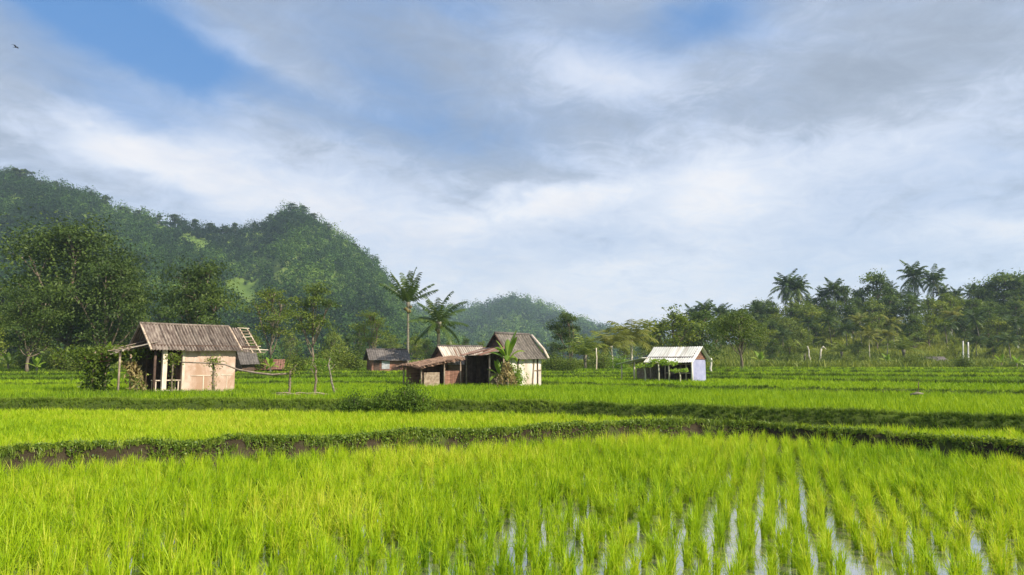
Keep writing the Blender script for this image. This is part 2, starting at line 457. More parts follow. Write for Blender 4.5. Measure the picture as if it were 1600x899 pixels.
def ground_sheet():
    r = [0.8]
    while r[-1] < 1500:
        r.append(r[-1] * (1.0085 if r[-1] < 45 else 1.012 if r[-1] < 200 else 1.035))
    r = np.array(r)
    a = np.concatenate([np.arange(-56, 56, 0.19), np.linspace(56, 304, 70, endpoint=False)])
    a = np.radians(a)
    Rr, A = np.meshgrid(r, a, indexing='ij')
    X, Y = Rr * np.sin(A), Rr * np.cos(A)
    Z = land_h(X, Y)
    # soil shows on the bund nearest the camera, mud under the water
    d0 = Y - edge_y(0, X)
    soil = np.exp(-((d0 + 0.12) / 0.34) ** 4) * 1.0
    mud = np.where(d0 < -0.1, 1.0, 0.0)
    face = np.zeros_like(X)
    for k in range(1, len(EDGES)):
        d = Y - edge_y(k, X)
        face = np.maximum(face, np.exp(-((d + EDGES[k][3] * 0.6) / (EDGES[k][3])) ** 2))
    nr, na = X.shape
    v = np.stack([X, Y, Z], -1).reshape(-1, 3)
    i = np.arange(nr - 1)[:, None] * na; j = np.arange(na)[None]; k = (j + 1) % na
    f = np.stack([i + j, i + na + j, i + na + k, i + k], -1).reshape(-1, 4)
    c = len(v)
    v = np.vstack([v, [[0, 0, -0.07]]])
    g = Geo(); g.add(v, f)
    jj = np.arange(na)
    g.f.append(np.stack([np.full(na, c), jj, (jj + 1) % na], -1))
    m = bpy.data.materials.new('terraced_ground'); m.use_nodes = True
    t = m.node_tree; t.nodes.clear(); N = NT(t)
    pos = N.new('ShaderNodeNewGeometry').outputs['Position']
    s1 = N.new('ShaderNodeAttribute', attribute_name='soil').outputs['Fac']
    s2 = N.new('ShaderNodeAttribute', attribute_name='mud').outputs['Fac']
    s3 = N.new('ShaderNodeAttribute', attribute_name='face').outputs['Fac']
    na1 = N.noise(pos, 0.9, 6, 0.6); na2 = N.noise(pos, 9, 6, 0.7); na3 = N.noise(pos, 0.08, 4, 0.6)
    grass = N.mix(na1.outputs[0], (0.10, 0.17, 0.018), (0.17, 0.26, 0.02))
    grass = N.mix(N.ss(na3.outputs[0], 0.45, 0.7), grass, (0.13, 0.16, 0.03))
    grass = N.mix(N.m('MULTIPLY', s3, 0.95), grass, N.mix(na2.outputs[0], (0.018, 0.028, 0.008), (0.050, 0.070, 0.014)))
    earth = N.mix(na2.outputs[0], (0.012, 0.010, 0.006), (0.060, 0.045, 0.027))
    earth = N.mix(N.ss(na1.outputs[0], 0.55, 0.7), earth, (0.07, 0.10, 0.02))
    c_ = N.mix(N.m('MULTIPLY', N.m('ADD', s1, N.m('SUBTRACT', na2.outputs[0], 0.5)), 1.3, clamp=True), grass, earth)
    c_ = N.mix(s2, c_, N.mix(na2.outputs[0], (0.045, 0.035, 0.02), (0.09, 0.075, 0.045)))
    p = N.new('ShaderNodeBsdfPrincipled'); N.put(p.inputs['Base Color'], c_)
    p.inputs['Roughness'].default_value = 0.95; p.inputs['Specular IOR Level'].default_value = 0.1
    bp = N.new('ShaderNodeBump'); bp.inputs['Strength'].default_value = 0.8; bp.inputs['Distance'].default_value = 0.06
    N.put(bp.inputs['Height'], na2.outputs[0]); t.links.new(bp.outputs[0], p.inputs['Normal'])
    o = N.new('ShaderNodeOutputMaterial'); t.links.new(p.outputs[0], o.inputs[0])
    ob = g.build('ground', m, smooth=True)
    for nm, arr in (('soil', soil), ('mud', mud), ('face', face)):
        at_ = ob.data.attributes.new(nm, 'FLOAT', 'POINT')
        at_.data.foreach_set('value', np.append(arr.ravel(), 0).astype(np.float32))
    tag(ob, 'terraced ground of grassy banks and bare bunds under the paddies', 'ground', kind='structure')
    return ob
ground_sheet()

def make_water():
    m = bpy.data.materials.new('paddy_water'); m.use_nodes = True
    t = m.node_tree; t.nodes.clear(); N = NT(t)
    pos = N.new('ShaderNodeNewGeometry').outputs['Position']
    p = N.new('ShaderNodeBsdfPrincipled')
    nn = N.noise(pos, 3, 4, 0.6)
    N.put(p.inputs['Base Color'], N.mix(nn.outputs[0], (0.13, 0.12, 0.09), (0.20, 0.19, 0.15)))
    p.inputs['Roughness'].default_value = 0.06
    p.inputs['IOR'].default_value = 1.5
    p.inputs['Specular IOR Level'].default_value = 1.0
    gl = N.new('ShaderNodeBsdfGlossy'); gl.inputs['Roughness'].default_value = 0.04
    gl.inputs['Color'].default_value = (0.95, 0.95, 0.95, 1)
    lw = N.new('ShaderNodeLayerWeight'); lw.inputs['Blend'].default_value = 0.86
    mx = N.new('ShaderNodeMixShader'); N.put(mx.inputs[0], lw.outputs['Fresnel'])
    n2_ = N.noise(pos, 14, 3, 0.5)
    bp = N.new('ShaderNodeBump'); bp.inputs['Strength'].default_value = 0.10; bp.inputs['Distance'].default_value = 0.01
    N.put(bp.inputs['Height'], n2_.outputs[0])
    t.links.new(bp.outputs[0], p.inputs['Normal']); t.links.new(bp.outputs[0], gl.inputs['Normal'])
    t.links.new(p.outputs[0], mx.inputs[1]); t.links.new(gl.outputs[0], mx.inputs[2])
    o = N.new('ShaderNodeOutputMaterial'); t.links.new(mx.outputs[0], o.inputs[0])
    g = Geo()
    g.add([(-40, -30, 0), (40, -30, 0), (40, 22, 0), (-40, 22, 0)], [(0, 1, 2, 3)])
    tag(g.build('water', m), 'still shallow water mirroring the clouds between the nearest rice rows', 'water', kind='structure')
make_water()

# ---- hills
def hill_profile(px_list, py_list, Yr, drop):
    zs = []
    for px, py, Y in zip(px_list, py_list, Yr):
        zs.append(max(at(px, py, Y).z - drop, 0.5))
    return np.array(zs)
H1_PX = np.array([-900, -400, -150, 0, 60, 130, 165, 200, 250, 300, 360, 400, 425, 445, 480, 530, 580, 605, 622, 640, 680, 740, 800])
H1_PY = np.array([150, 175, 235, 270, 285, 300, 324, 331, 342, 352, 356, 349, 334, 320, 334, 366, 402, 434, 462, 488, 512, 542, 566])
H1_T = (H1_PX - 800) / F
H1_YR = np.interp(H1_PX, [-900, 0, 445, 640, 800], [360, 390, 440, 420, 400])
H1_Z = hill_profile(H1_PX, H1_PY, H1_YR, 5.0)
H1_Z[-1] = 0
def hill1_h(X, Y):
    t = X / Y
    yr = np.interp(t, H1_T, H1_YR); zr = np.interp(t, H1_T, H1_Z)
    yf = np.interp(t, H1_T, np.interp(H1_PX, [-900, 0, 300, 640, 800], [120, 150, 185, 230, 300]))
    s = (Y - yf) / (yr - yf)
    f = np.where(s < 1, 0.42 * np.clip(s, 0, 1) + 0.58 * np.clip(s, 0, 1) ** 1.7, 1 - 0.35 * np.clip(s - 1, 0, 3))
    spur = 1.5 * fbm(t * 13 + 3, s * 1.6, 11, 4) * np.clip(1 - np.abs(s - 0.5) / 0.5, 0, 1)
    return zr * np.clip(f * (1 + 0.5 * spur), 0, 2) + 0.9
H2_PX = np.array([560, 640, 700, 745, 772, 803, 835, 870, 905, 940, 985, 1040, 1100, 1300])
H2_PY = np.array([500, 482, 479, 478, 471, 459, 470, 482, 497, 509, 516, 530, 545, 566])
H2_T = (H2_PX - 800) / F
H2_YR = np.full(len(H2_PX), 880.0)
H2_Z = hill_profile(H2_PX, H2_PY, H2_YR, 8.0); H2_Z[-1] = 0
def hill2_h(X, Y):
    t = X / Y
    zr = np.interp(t, H2_T, H2_Z, left=60, right=0)
    s = (Y - 480) / 400
    f = np.where(s < 1, 0.4 * np.clip(s, 0, 1) + 0.6 * np.clip(s, 0, 1) ** 1.6, 1 - 0.3 * np.clip(s - 1, 0, 3))
    spur = fbm(t * 16, s * 1.5, 19, 4) * np.clip(1 - np.abs(s - 0.5) / 0.5, 0, 1)
    return zr * np.clip(f * (1 + 0.5 * spur), 0, 2) + 0.8

hill_mat = surf_mat('hill_grass', (0.07, 0.12, 0.022), (0.13, 0.19, 0.035), 0.05, (0.20, 0.24, 0.06), 0.95, 0.0, (1, 1, 1), 0.1, patch=0.45)
def hill_mesh(fn, pxs, y0, y1, label):
    t = (np.linspace(pxs[0], pxs[1], 260) - 800) / F
    Y = np.linspace(y0, y1, 110)
    T, YY = np.meshgrid(t, Y, indexing='ij')
    X = T * YY
    Z = fn(X, YY)
    n, k = X.shape
    i = np.arange(n - 1)[:, None] * k; j = np.arange(k - 1)[None]
    f = np.stack([i + j, i + k + j, i + k + j + 1, i + j + 1], -1).reshape(-1, 4)
    g = Geo(); g.add(np.stack([X, YY, Z], -1).reshape(-1, 3), f)
    tag(g.build('hill', hill_mat, smooth=True), label, 'hill', kind='structure')
hill_mesh(hill1_h, (-880, 790), 140, 700, 'steep green hill with a pointed peak rising at left')
hill_mesh(hill2_h, (570, 1290), 485, 1250, 'low bluish hill far off in the centre')

# ---- leaf cards: n diamond leaves at points P with outward bias
def leaves(g, P, size, tint, up=0.5, out=None, aspect=0.5, droop=0.0, seed=None, spread=1.0):
    n = len(P)
    nrm = rng.normal(size=(n, 3)) * spread
    nrm[:, 2] += up
    if out is not None: nrm += out
    nrm /= np.linalg.norm(nrm, axis=1)[:, None] + 1e-9
    a = rng.normal(size=(n, 3)); a[:, 2] -= droop
    a -= (a * nrm).sum(1)[:, None] * nrm; a /= np.linalg.norm(a, axis=1)[:, None] + 1e-9
    b = np.cross(nrm, a)
    L = (size * rng.uniform(0.6, 1.35, n))[:, None] / 2 if np.isscalar(size) else (size / 2)[:, None]
    Wd = L * aspect
    v = np.stack([P - a * L, P + b * Wd - a * L * 0.15, P + a * L, P - b * Wd - a * L * 0.15], 1).reshape(-1, 3)
    f = np.arange(n * 4).reshape(-1, 4)
    tt = np.repeat(np.clip(tint, 0, 1), 4) if not np.isscalar(tint) else tint
    g.add(v, f, tt)

# forests on the hills: nobody could count these crowns
def forest(fn, npts, pxr, yr, crown, leafs, leafsize, label, clear=(), seed=5, tmat='forest'):
    r = np.random.default_rng(seed)
    t = (r.uniform(pxr[0], pxr[1], npts) - 800) / F
    Y = r.uniform(yr[0] ** 1.5, yr[1] ** 1.5, npts) ** (1 / 1.5)
    X = t * Y
    Z = fn(X, Y)
    keep = Z > 1.0
    for (cpx, cpy, rx, ry, tilt) in clear:
        pxx = 800 + F * t; pyy = 565 - F * (Z - CAMZ) / Y
        c, s = math.cos(R(tilt)), math.sin(R(tilt))
        ax = ((pxx - cpx) * c + (pyy - cpy) * s) / rx; ay = (-(pxx - cpx) * s + (pyy - cpy) * c) / ry
        keep &= (ax ** 2 + ay ** 2) > 1
    X, Y, Z = X[keep], Y[keep], Z[keep]
    n = len(X)
    h = crown * (0.55 + 1.5 * r.uniform(0, 1, n) ** 3.5)
    base_t = 0.40 + 1.5 * fbm(X * 0.022, Y * 0.022, 8, 4) + r.normal(0, 0.13, n)
    cr = h * r.uniform(0.42, 0.62, n)
    C = np.stack([X, Y, Z + h * 0.75], -1)
    u = r.normal(size=(n, leafs, 3)); u /= np.linalg.norm(u, axis=2)[:, :, None]
    rad = r.uniform(0.55, 0.98, (n, leafs, 1))
    lump = 1 + 0.35 * np.sin(u[:, :, :1] * 5 + X[:, None, None]) * np.cos(u[:, :, 2:] * 6 + Y[:, None, None])
    off = u * rad * lump * cr[:, None, None]; off[:, :, 2] *= 0.95
    P = (C[:, None] + off).reshape(-1, 3)
    tint = (base_t[:, None] + r.normal(0, 0.10, (n, leafs))).reshape(-1)
    g = Geo()
    leaves(g, P, leafsize, tint, 0.7, u.reshape(-1, 3) * 1.1, 0.75, spread=0.6)
    # stems under the crowns
    tag(g.build('forest', M[tmat]), label, 'forest', kind='stuff')
CLEAR = [(376, 464, 34, 17, 38), (425, 424, 32, 11, 38), (400, 452, 16, 9, 30), (300, 380, 30, 8, 15), (255, 360, 26, 6, 10)]
forest(hill1_h, 14500, (-250, 720), (160, 470), 4.3, 62, 0.92, 'dense dark green forest covering the steep hill at left', CLEAR, 5)
forest(hill2_h, 5200, (600, 1180), (500, 930), 7.0, 40, 1.9, 'hazy forest over the low hill far off in the centre', (), 6)

# ------------------------------------------------------------------ rice and grass
def blade_clump(r, nb, h, spread, width, segs=3, droop=0.5, base=0.03):
    """blades bending outward; returns verts (nb*(segs+1)*2,3), faces, tint"""
    az_ = r.uniform(0, 2 * np.pi, nb); b0 = base * np.sqrt(r.uniform(0, 1, nb)); ba = r.uniform(0, 2 * np.pi, nb)
    H = h * r.uniform(0.6, 1.12, nb); S = spread * np.abs(r.normal(0, 0.8, nb)) + 0.01
    dr = droop * r.uniform(0, 1, nb) ** 3
    s = np.linspace(0, 1, segs + 1)
    out = S[:, None] * s[None] ** 1.9 + dr[:, None] * h * 0.6 * s[None] ** 4
    z = H[:, None] * (s[None] - dr[:, None] * 0.75 * s[None] ** 4)
    cx = b0[:, None] * np.cos(ba)[:, None] + out * np.cos(az_)[:, None]
    cy = b0[:, None] * np.sin(ba)[:, None] + out * np.sin(az_)[:, None]
    wa = az_ + np.pi / 2 + r.normal(0, 0.6, nb)
    wd = width * np.array([0.75, 1.0, 0.8, 0.12] if segs == 3 else [0.8, 1.0, 0.12] if segs == 2 else [1.0, 0.15])
    hx = np.cos(wa)[:, None] * wd[None] / 2; hy = np.sin(wa)[:, None] * wd[None] / 2
    v = np.stack([np.stack([cx - hx, cy - hy, z], -1), np.stack([cx + hx, cy + hy, z], -1)], 2)
    v = v.reshape(-1, 3)
    k = (segs + 1) * 2
    q = np.array([(2 * i, 2 * i + 1, 2 * i + 3, 2 * i + 2) for i in range(segs)])
    f = (np.arange(nb)[:, None, None] * k + q[None]).reshape(-1, 4)
    tt = np.repeat(r.normal(0, 0.17, nb) + 0.35 * (r.uniform(0, 1, nb) > 0.94), k)
    return v, f, tt

def scatter_clumps(g, X, Y, Z, variants, r, smin=0.8, smax=1.2, tint=None):
    n = len(X)
    if n == 0: return
    which = r.integers(0, len(variants), n)
    ang = r.uniform(0, 2 * np.pi, n); sc = r.uniform(smin, smax, n) * (1 + 0.35 * fbm(X * 0.55, Y * 0.55, 17, 3))
    if tint is None: tint = np.full(n, 0.5)
    for k, (v, f, tt) in enumerate(variants):
        I = np.where(which == k)[0]
        if not len(I): continue
        c, s = np.cos(ang[I]), np.sin(ang[I])
        x = (v[None, :, 0] * c[:, None] - v[None, :, 1] * s[:, None]) * sc[I][:, None] + X[I][:, None]
        y = (v[None, :, 0] * s[:, None] + v[None, :, 1] * c[:, None]) * sc[I][:, None] + Y[I][:, None]
        z = v[None, :, 2] * sc[I][:, None] + Z[I][:, None]
        V = np.stack([x, y, z], -1).reshape(-1, 3)
        FF = (f[None] + np.arange(len(I))[:, None, None] * len(v)).reshape(-1, 4)
        g.add(V, FF, np.clip((tint[I][:, None] + tt[None]).reshape(-1), 0, 1))

# hut footprints and yards kept free of rice: (x, y, radius)
YARDS = [(-13.3, 29.3, 3.0), (-16.6, 28.3, 2.2), (-2.9, 36.2, 2.6), (-4.6, 35.4, 2.0), (0.3, 35.4, 2.2), (-1.5, 35.2, 1.6),
         (9.5, 39.9, 2.6), (7.3, 40.2, 1.9), (-11.3, 63.5, 3.2), (-19.0, 49.5, 3.5)]
def rows(k0, k1, az_deg, across, along, r, xlim, jitter, y0=None, margin0=0.15, margin1=0.4):
    """plants on a rotated grid between terrace edge k0 and k1"""
    a = R(az_deg)
    ext = 130 if xlim > 60 else 50
    u = np.arange(-ext, ext, across); w = np.arange(-ext * 0.3, ext * 1.2, along)
    U, Wv = np.meshgrid(u, w)
    U = U.ravel() + r.normal(0, jitter, U.size); Wv = Wv.ravel() + r.normal(0, jitter * 1.2, Wv.size)
    X = U * math.cos(a) + Wv * math.sin(a); Y = -U * math.sin(a) + Wv * math.cos(a)
    lim = np.abs(X) < np.minimum(0.86 * Y + 3.0, xlim)
    k = lim & (Y > (y0 if y0 is not None else 0))
    X, Y = X[k], Y[k]
    k = Y < edge_y(k1, X) - margin1
    if k0 is not None: k &= Y > edge_y(k0, X) + margin0
    X, Y = X[k], Y[k]
    ok = np.ones(len(X), bool)
    for (hx, hy, hr) in YARDS: ok &= (X - hx) ** 2 + (Y - hy) ** 2 > hr ** 2
    return X[ok], Y[ok]

r = np.random.default_rng(21)
# nearest paddy: every clump stands in the water
varA = [blade_clump(r, int(r.integers(46, 74)), 0.35 * r.uniform(0.85, 1.12), 0.085 * r.uniform(0.8, 1.3), 0.0086, 3, 0.75, 0.034) for _ in range(22)]
X, Y = rows(None, 0, 21, 0.29, 0.175, r, 60, 0.045, y0=4.6, margin1=0.42)
X = X + 0.10 * fbm(X * 0.8, Y * 0.5, 141, 2); open_w = sstep((X + 2.6 - 0.12 * Y) / 2.5) * sstep((11.5 - Y) / 4)
keep = r.uniform(0, 1, len(X)) > 0.03 + 0.20 * open_w + 0.10 * (value_noise(X * 0.5, Y * 0.5, 4) > 0.72)
X, Y, open_w = X[keep], Y[keep], open_w[keep]
g = Geo()
tn = 0.50 + 0.85 * fbm(X * 0.45, Y * 0.45, 90, 4) + r.normal(0, 0.10, len(X))
wide_ = open_w < r.uniform(0, 1, len(X))
scatter_clumps(g, X[wide_], Y[wide_], np.full(wide_.sum(), -0.04), varA, r, 0.88, 1.30, tn[wide_])
scatter_clumps(g, X[~wide_], Y[~wide_], np.full((~wide_).sum(), -0.04), varA, r, 0.72, 1.12, tn[~wide_])
print('rice A', len(X))
tag(g.build('rice_plants', M['rice']), 'tall young rice in rows standing in the flooded nearest paddy', 'rice', kind='stuff')
# second level: left paddy and the narrow strip at right, one terrace up
varB = [blade_clump(r, 28, 0.26, 0.10, 0.014, 2, 0.35, 0.05) for _ in range(10)]
X, Y = rows(0, 1, 10, 0.20, 0.16, r, 60, 0.035, margin0=0.25, margin1=0.38)
Z = ground_h(X, Y)
tn = 0.56 + 0.75 * fbm(X * 0.25, Y * 0.4, 91, 4) + r.normal(0, 0.05, len(X))
apex_x = EDGES[0][0][0][np.argmax(EDGES[0][0][1])]
left = X < apex_x + 0.12
for side, lab in ((left, 'short dense bright rice filling the left paddy behind the muddy bund'),
                  (~left, 'narrow strip of short rice at right between two dark banks')):
    g = Geo(); scatter_clumps(g, X[side], Y[side], Z[side] - 0.02, varB, r, 0.75, 1.12, tn[side])
    print('rice B', side.sum())
    tag(g.build('rice_plants', M['rice']), lab, 'rice', kind='stuff')
varC = [blade_clump(r, 15, 0.30, 0.13, 0.028, 1, 0.3, 0.09) for _ in range(8)]
X, Y = rows(1, 2, 5, 0.26, 0.24, r, 60, 0.06, margin0=0.35, margin1=0.9)
tn = 0.50 + 0.9 * fbm(X * 0.15, Y * 0.35, 92, 4)
g = Geo(); scatter_clumps(g, X, Y, ground_h(X, Y) - 0.02, varC, r, 0.75, 1.12, tn)
print('rice C', len(X))
tag(g.build('rice_plants', M['rice_far']), 'rice on the third terrace level with the ground of the huts', 'rice', kind='stuff')
names = ['rice on the narrow terrace just behind the nearer huts', 'rice on the terrace at the foot of the white roofed hut',
         'rice on the terrace behind the white roofed hut', 'rice on the far thin terrace below the tree line', 'rice on the farthest terrace before the wooded rise']
varD = [blade_clump(r, 12, 0.26, 0.20, 0.06, 1, 0.2, 0.16) for _ in range(6)]
for k in range(2, 7):
    sp = [0, 0, 0.34, 0.40, 0.48, 0.56, 0.7][k]
    X, Y = rows(k, k + 1, 4 * k, sp, sp, r, 95, sp * 0.25, margin0=0.5, margin1=1.2 + 0.35 * (k - 2))
    tn = [0, 0, 0.55, 0.25, 0.62, 0.38, 0.66][k] + 0.9 * fbm(X * 0.07, Y * 0.2, 93 + k, 4)
    g = Geo(); scatter_clumps(g, X, Y, ground_h(X, Y) - 0.03, varD, r, 0.7 + 0.06 * k, 1.0 + 0.06 * k, tn)
    print('rice', k, len(X))
    tag(g.build('rice_plants', M['rice_far']), names[k - 2], 'rice', kind='stuff')

# grass on the terrace faces
gvar = [blade_clump(r, 16, 0.17, 0.12, 0.014, 2, 0.9, 0.06) for _ in range(8)]
gvar2 = [blade_clump(r, 12, 0.24, 0.17, 0.035, 1, 0.8, 0.12) for _ in range(6)]
g = Geo()
for k in range(1, len(EDGES)):
    dens = [0, 190, 70, 34, 24, 18, 14, 12][k]; xl = min(0.86 * (40 if k < 3 else 95), 80)
    n = int(dens * 2 * xl)
    X = r.uniform(-xl, xl, n); e = edge_y(k, X); wid = EDGES[k][3]
    Y = e + r.uniform(-wid * 1.25, 0.35, n)
    ok = np.abs(X) < 0.86 * Y + 3
    for (hx, hy, hr) in YARDS[:1]: ok &= (X - hx) ** 2 + (Y - hy) ** 2 > 2.0
    X, Y, e = X[ok], Y[ok], e[ok]
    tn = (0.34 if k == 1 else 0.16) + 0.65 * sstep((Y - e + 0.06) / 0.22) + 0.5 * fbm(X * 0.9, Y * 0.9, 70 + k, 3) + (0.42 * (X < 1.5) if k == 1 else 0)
    scatter_clumps(g, X, Y, ground_h(X, Y) - 0.02, gvar if k < 3 else gvar2, r, 0.4 if k < 3 else 0.8, 0.85 if k < 3 else 1.25, tn)
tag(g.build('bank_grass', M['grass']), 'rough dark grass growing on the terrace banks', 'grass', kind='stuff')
# weeds creeping over the muddy bund in front
g = Geo(); gs = Geo()
n = 52000
X = r.uniform(-17, 18, n); e = edge_y(0, X); Y = e + r.normal(-0.08, 0.19, n)
clump = value_noise(X * 1.7, Y * 1.7, 12) * 0.6 + value_noise(X * 5, Y * 5, 13) * 0.4
ok = (clump > np.where(Y > e + 0.02, 0.30, 0.49)) & (Y < e + 0.36) & (Y > e - 0.44)
X, Y = X[ok], Y[ok]; Z = ground_h(X, Y)
P = np.stack([X, Y, Z + r.uniform(0.005, 0.10, len(X))], -1)
leaves(g, P, 0.050, 0.42 + 0.8 * (r.uniform(0, 1, len(X)) - 0.5) , 1.0, None, 0.65)
gw = [blade_clump(r, 10, 0.14, 0.09, 0.010, 2, 0.7, 0.04) for _ in range(6)]
X = r.uniform(-17, 18, 6000); e = edge_y(0, X); Y = e + r.uniform(-0.40, 0.30, len(X))
scatter_clumps(g, X, Y, ground_h(X, Y) - 0.01, gw, r, 0.5, 1.3, r.uniform(0.3, 1.0, len(X)))
tag(g.build('bund_weeds', M['weed']), 'small leafy weeds creeping over the dark muddy bund', 'weeds', kind='stuff')
# rough meadow and undergrowth beyond the last terraces
g = Geo()
n = 42000
Y = r.uniform(78, 150, n); X = r.uniform(-0.84, 0.84, n) * Y
Z = land_h(X, Y)
kz = Z > 1.6
tn = 0.35 + 0.9 * fbm(X * 0.06, Y * 0.06, 44, 3) + np.where(kz, 0.18, 0)
scatter_clumps(g, X, Y, Z - 0.05, [blade_clump(r, 9, 0.75, 0.6, 0.16, 1, 0.6, 0.4) for _ in range(5)], r, 0.5, 1.5, tn)
tag(g.build('undergrowth', M['pale']), 'rough grass and low scrub at the foot of the trees', 'undergrowth', kind='stuff')

# ------------------------------------------------------------------ trees
def tree_geo(seed, height, width, lobes=9, leaf=0.26, nleaf=6000, crown_from=0.30, trunk_r=0.16, limbs=8, flat=0.8, loose=0.0, multi=1, lean=0.0, open_=0.5):
    """returns (trunk Geo, crown Geo); base at the origin"""
    global rng
    r = np.random.default_rng(seed); rng = r
    tg, cg = Geo(), Geo()
    Hc = height
    cz0 = height * crown_from
    cents = []
    for i in range(lobes):
        fz = (i + 0.5) / lobes
        a = i * 2.4 + r.uniform(-.4, .4)
        prof = math.sin(math.pi * (0.18 + 0.74 * fz)) ** 0.7
        rad = width / 2 * prof * r.uniform(0.25, 0.78)
        z = cz0 + (height - cz0) * (0.12 + 0.76 * fz) + r.uniform(-.05, .05) * height
        lr = width * r.uniform(0.15, 0.27) * (0.75 + 0.4 * prof)
        cents.append((rad * math.cos(a) + lean * z, rad * math.sin(a), z, lr))
    cents.append((lean * height, 0, height - width * 0.16, width * 0.17))
    # trunk(s)
    for mlt in range(multi):
        ax = 0 if multi == 1 else r.uniform(-.25, .25) * width * 0.25; ay = 0 if multi == 1 else r.uniform(-.2, .2) * width * 0.25
        top = height * (0.82 if crown_from < 0.6 else 0.9)
        n = 9; zz = np.linspace(-0.25, top, n)
        wx = np.cumsum(r.normal(0, 0.022 * height, n)) * 0.6; wy = np.cumsum(r.normal(0, 0.022 * height, n)) * 0.6
        wx -= wx[0]; wy -= wy[0]
        px_ = ax + wx + lean * zz + (ax * zz / height * 1.2); py_ = ay + wy + (ay * zz / height * 1.2)
        rr = trunk_r * (1 - 0.86 * np.clip(zz, 0, None) / top) / math.sqrt(multi)
        rr[0] *= 1.35
        tg.tube(np.stack([px_, py_, zz], -1), rr, 8, 0.5)
        for (cx, cy, cz, lr) in cents[mlt::multi]:
            z0 = max(0.45 * cz, crown_from * height * 0.55); i0 = int(np.argmin(np.abs(zz - z0)))
            p0 = np.array([px_[i0], py_[i0], zz[i0]]); p3 = np.array([cx, cy, cz])
            mid = (p0 + p3) / 2 + np.array([(cx - p0[0]) * 0.18, (cy - p0[1]) * 0.18, -0.04 * height])
            tt_ = np.linspace(0, 1, 6)[:, None]
            pts = (1 - tt_) ** 2 * p0 + 2 * tt_ * (1 - tt_) * mid + tt_ ** 2 * p3
            tg.tube(pts, np.linspace(rr[i0] * 0.55, 0.018 * height ** 0.5, 6), 5, 0.5)
            for q in range(3):
                d = r.normal(size=3); d /= np.linalg.norm(d); d[2] = abs(d[2]) * .6
                tg.tube([pts[4], p3 + d * lr * 0.35, p3 + d * lr * 0.85], [0.02 * height ** .5, 0.014 * height ** .5, 0.006], 4, 0.5)
    vol = np.array([c[3] ** 2 for c in cents]); vol /= vol.sum()
    for (cx, cy, cz, lr), w in zip(cents, vol):
        nc = max(int(w * nleaf / 34), 4)
        u = r.normal(size=(nc, 3)); u /= np.linalg.norm(u, axis=1)[:, None]
        u[:, 2] = np.where(u[:, 2] < -0.35, -u[:, 2] * .6, u[:, 2])
        rad = r.uniform(0.45, 1.15 + loose, nc)[:, None]
        c = np.array([cx, cy, cz]) + u * rad * lr * np.array([1, 1, flat])
        base = 0.45 + r.normal(0, 0.10) + r.normal(0, 0.13, nc)
        m = 34
        off = r.normal(size=(nc, m, 3)) * np.array([1, 1, 0.55]) * (lr * 0.20 * r.uniform(0.6, 1.4, (nc, 1, 1)) + leaf * 0.35)
        P = (c[:, None] + off).reshape(-1, 3)
        outv = np.repeat(u, m, 0) * 0.7
        tint = (base[:, None] + r.normal(0, 0.12, (nc, m))).reshape(-1)
        leaves(cg, P, leaf, tint, 0.8, outv, 0.55, droop=0.5, spread=0.75)
    return tg, cg

PROTO = {}
def tree_thing(key, name, params, mat, bark='bark'):
    """prototype stored unlinked; first use links it, later uses copy it"""
    tg, cg = tree_geo(**params)
    PROTO[key] = dict(name=name, trunk=tg.mesh('trunk', M[bark], True), crown=cg.mesh('crown', M[mat]), H=params['height'])

def place(key, loc, H, label, cat, group=None, rz=None, wide=1.0):
    p = PROTO[key]
    s = H / p['H']
    root = empty(p['name'], loc, rz if rz is not None else random.uniform(0, 6.28), label, cat, group)
    root.scale = (s * wide, s * wide, s)
    for part in [k for k in p if k not in ('name', 'H')]:
        lst = p[part] if isinstance(p[part], list) else [p[part]]
        for me in lst:
            o = bpy.data.objects.new(part, me); col.objects.link(o); o.parent = root
    return root

def tree_at(px, top_py, base_py, Y, key, label, cat='tree', group=None, wide=1.0, rz=None):
    X = (px - 800) / F * Y
    zb = float(land_h(X, Y)) - 0.05
    top = at(px, top_py, Y).z
    return place(key, (X, Y, zb), top - zb, label, cat, group, rz, wide)

tree_thing('big', 'leafy_tree', dict(seed=1, height=12, width=11, lobes=17, leaf=0.27, nleaf=30000, crown_from=0.08, trunk_r=0.3, flat=0.9, loose=0.25), 'dark')
tree_thing('round', 'leafy_tree', dict(seed=2, height=9, width=7.5, lobes=11, leaf=0.24, nleaf=14000, crown_from=0.18, trunk_r=0.2, flat=0.75, loose=0.2), 'dark')
tree_thing('thin', 'slender_tree', dict(seed=3, height=8, width=4.6, lobes=7, leaf=0.19, nleaf=4600, crown_from=0.30, trunk_r=0.12, flat=0.6, loose=0.5), 'pale')
tree_thing('thin2', 'slender_tree', dict(seed=14, height=8, width=4.4, lobes=8, leaf=0.19, nleaf=5000, crown_from=0.35, trunk_r=0.12, flat=0.55, loose=0.5), 'mid')
tree_thing('forked', 'leafy_tree', dict(seed=5, height=8, width=5.6, lobes=9, leaf=0.22, nleaf=8000, crown_from=0.15, trunk_r=0.17, flat=0.7, loose=0.3, multi=2), 'dark')
tree_thing('umbrella', 'spreading_tree', dict(seed=6, height=7, width=7.4, lobes=9, leaf=0.21, nleaf=10000, crown_from=0.42, trunk_r=0.20, flat=0.6, loose=0.15, multi=2), 'mid')
tree_thing('dark', 'broadleaf_tree', dict(seed=7, height=10, width=8.5, lobes=11, leaf=0.40, nleaf=6200, crown_from=0.12, trunk_r=0.22, flat=0.8, loose=0.15), 'brightened_dark')
tree_thing('dark2', 'broadleaf_tree', dict(seed=8, height=10, width=6.8, lobes=9, leaf=0.40, nleaf=4200, crown_from=0.15, trunk_r=0.2, flat=0.75, loose=0.3), 'brightened_dark')
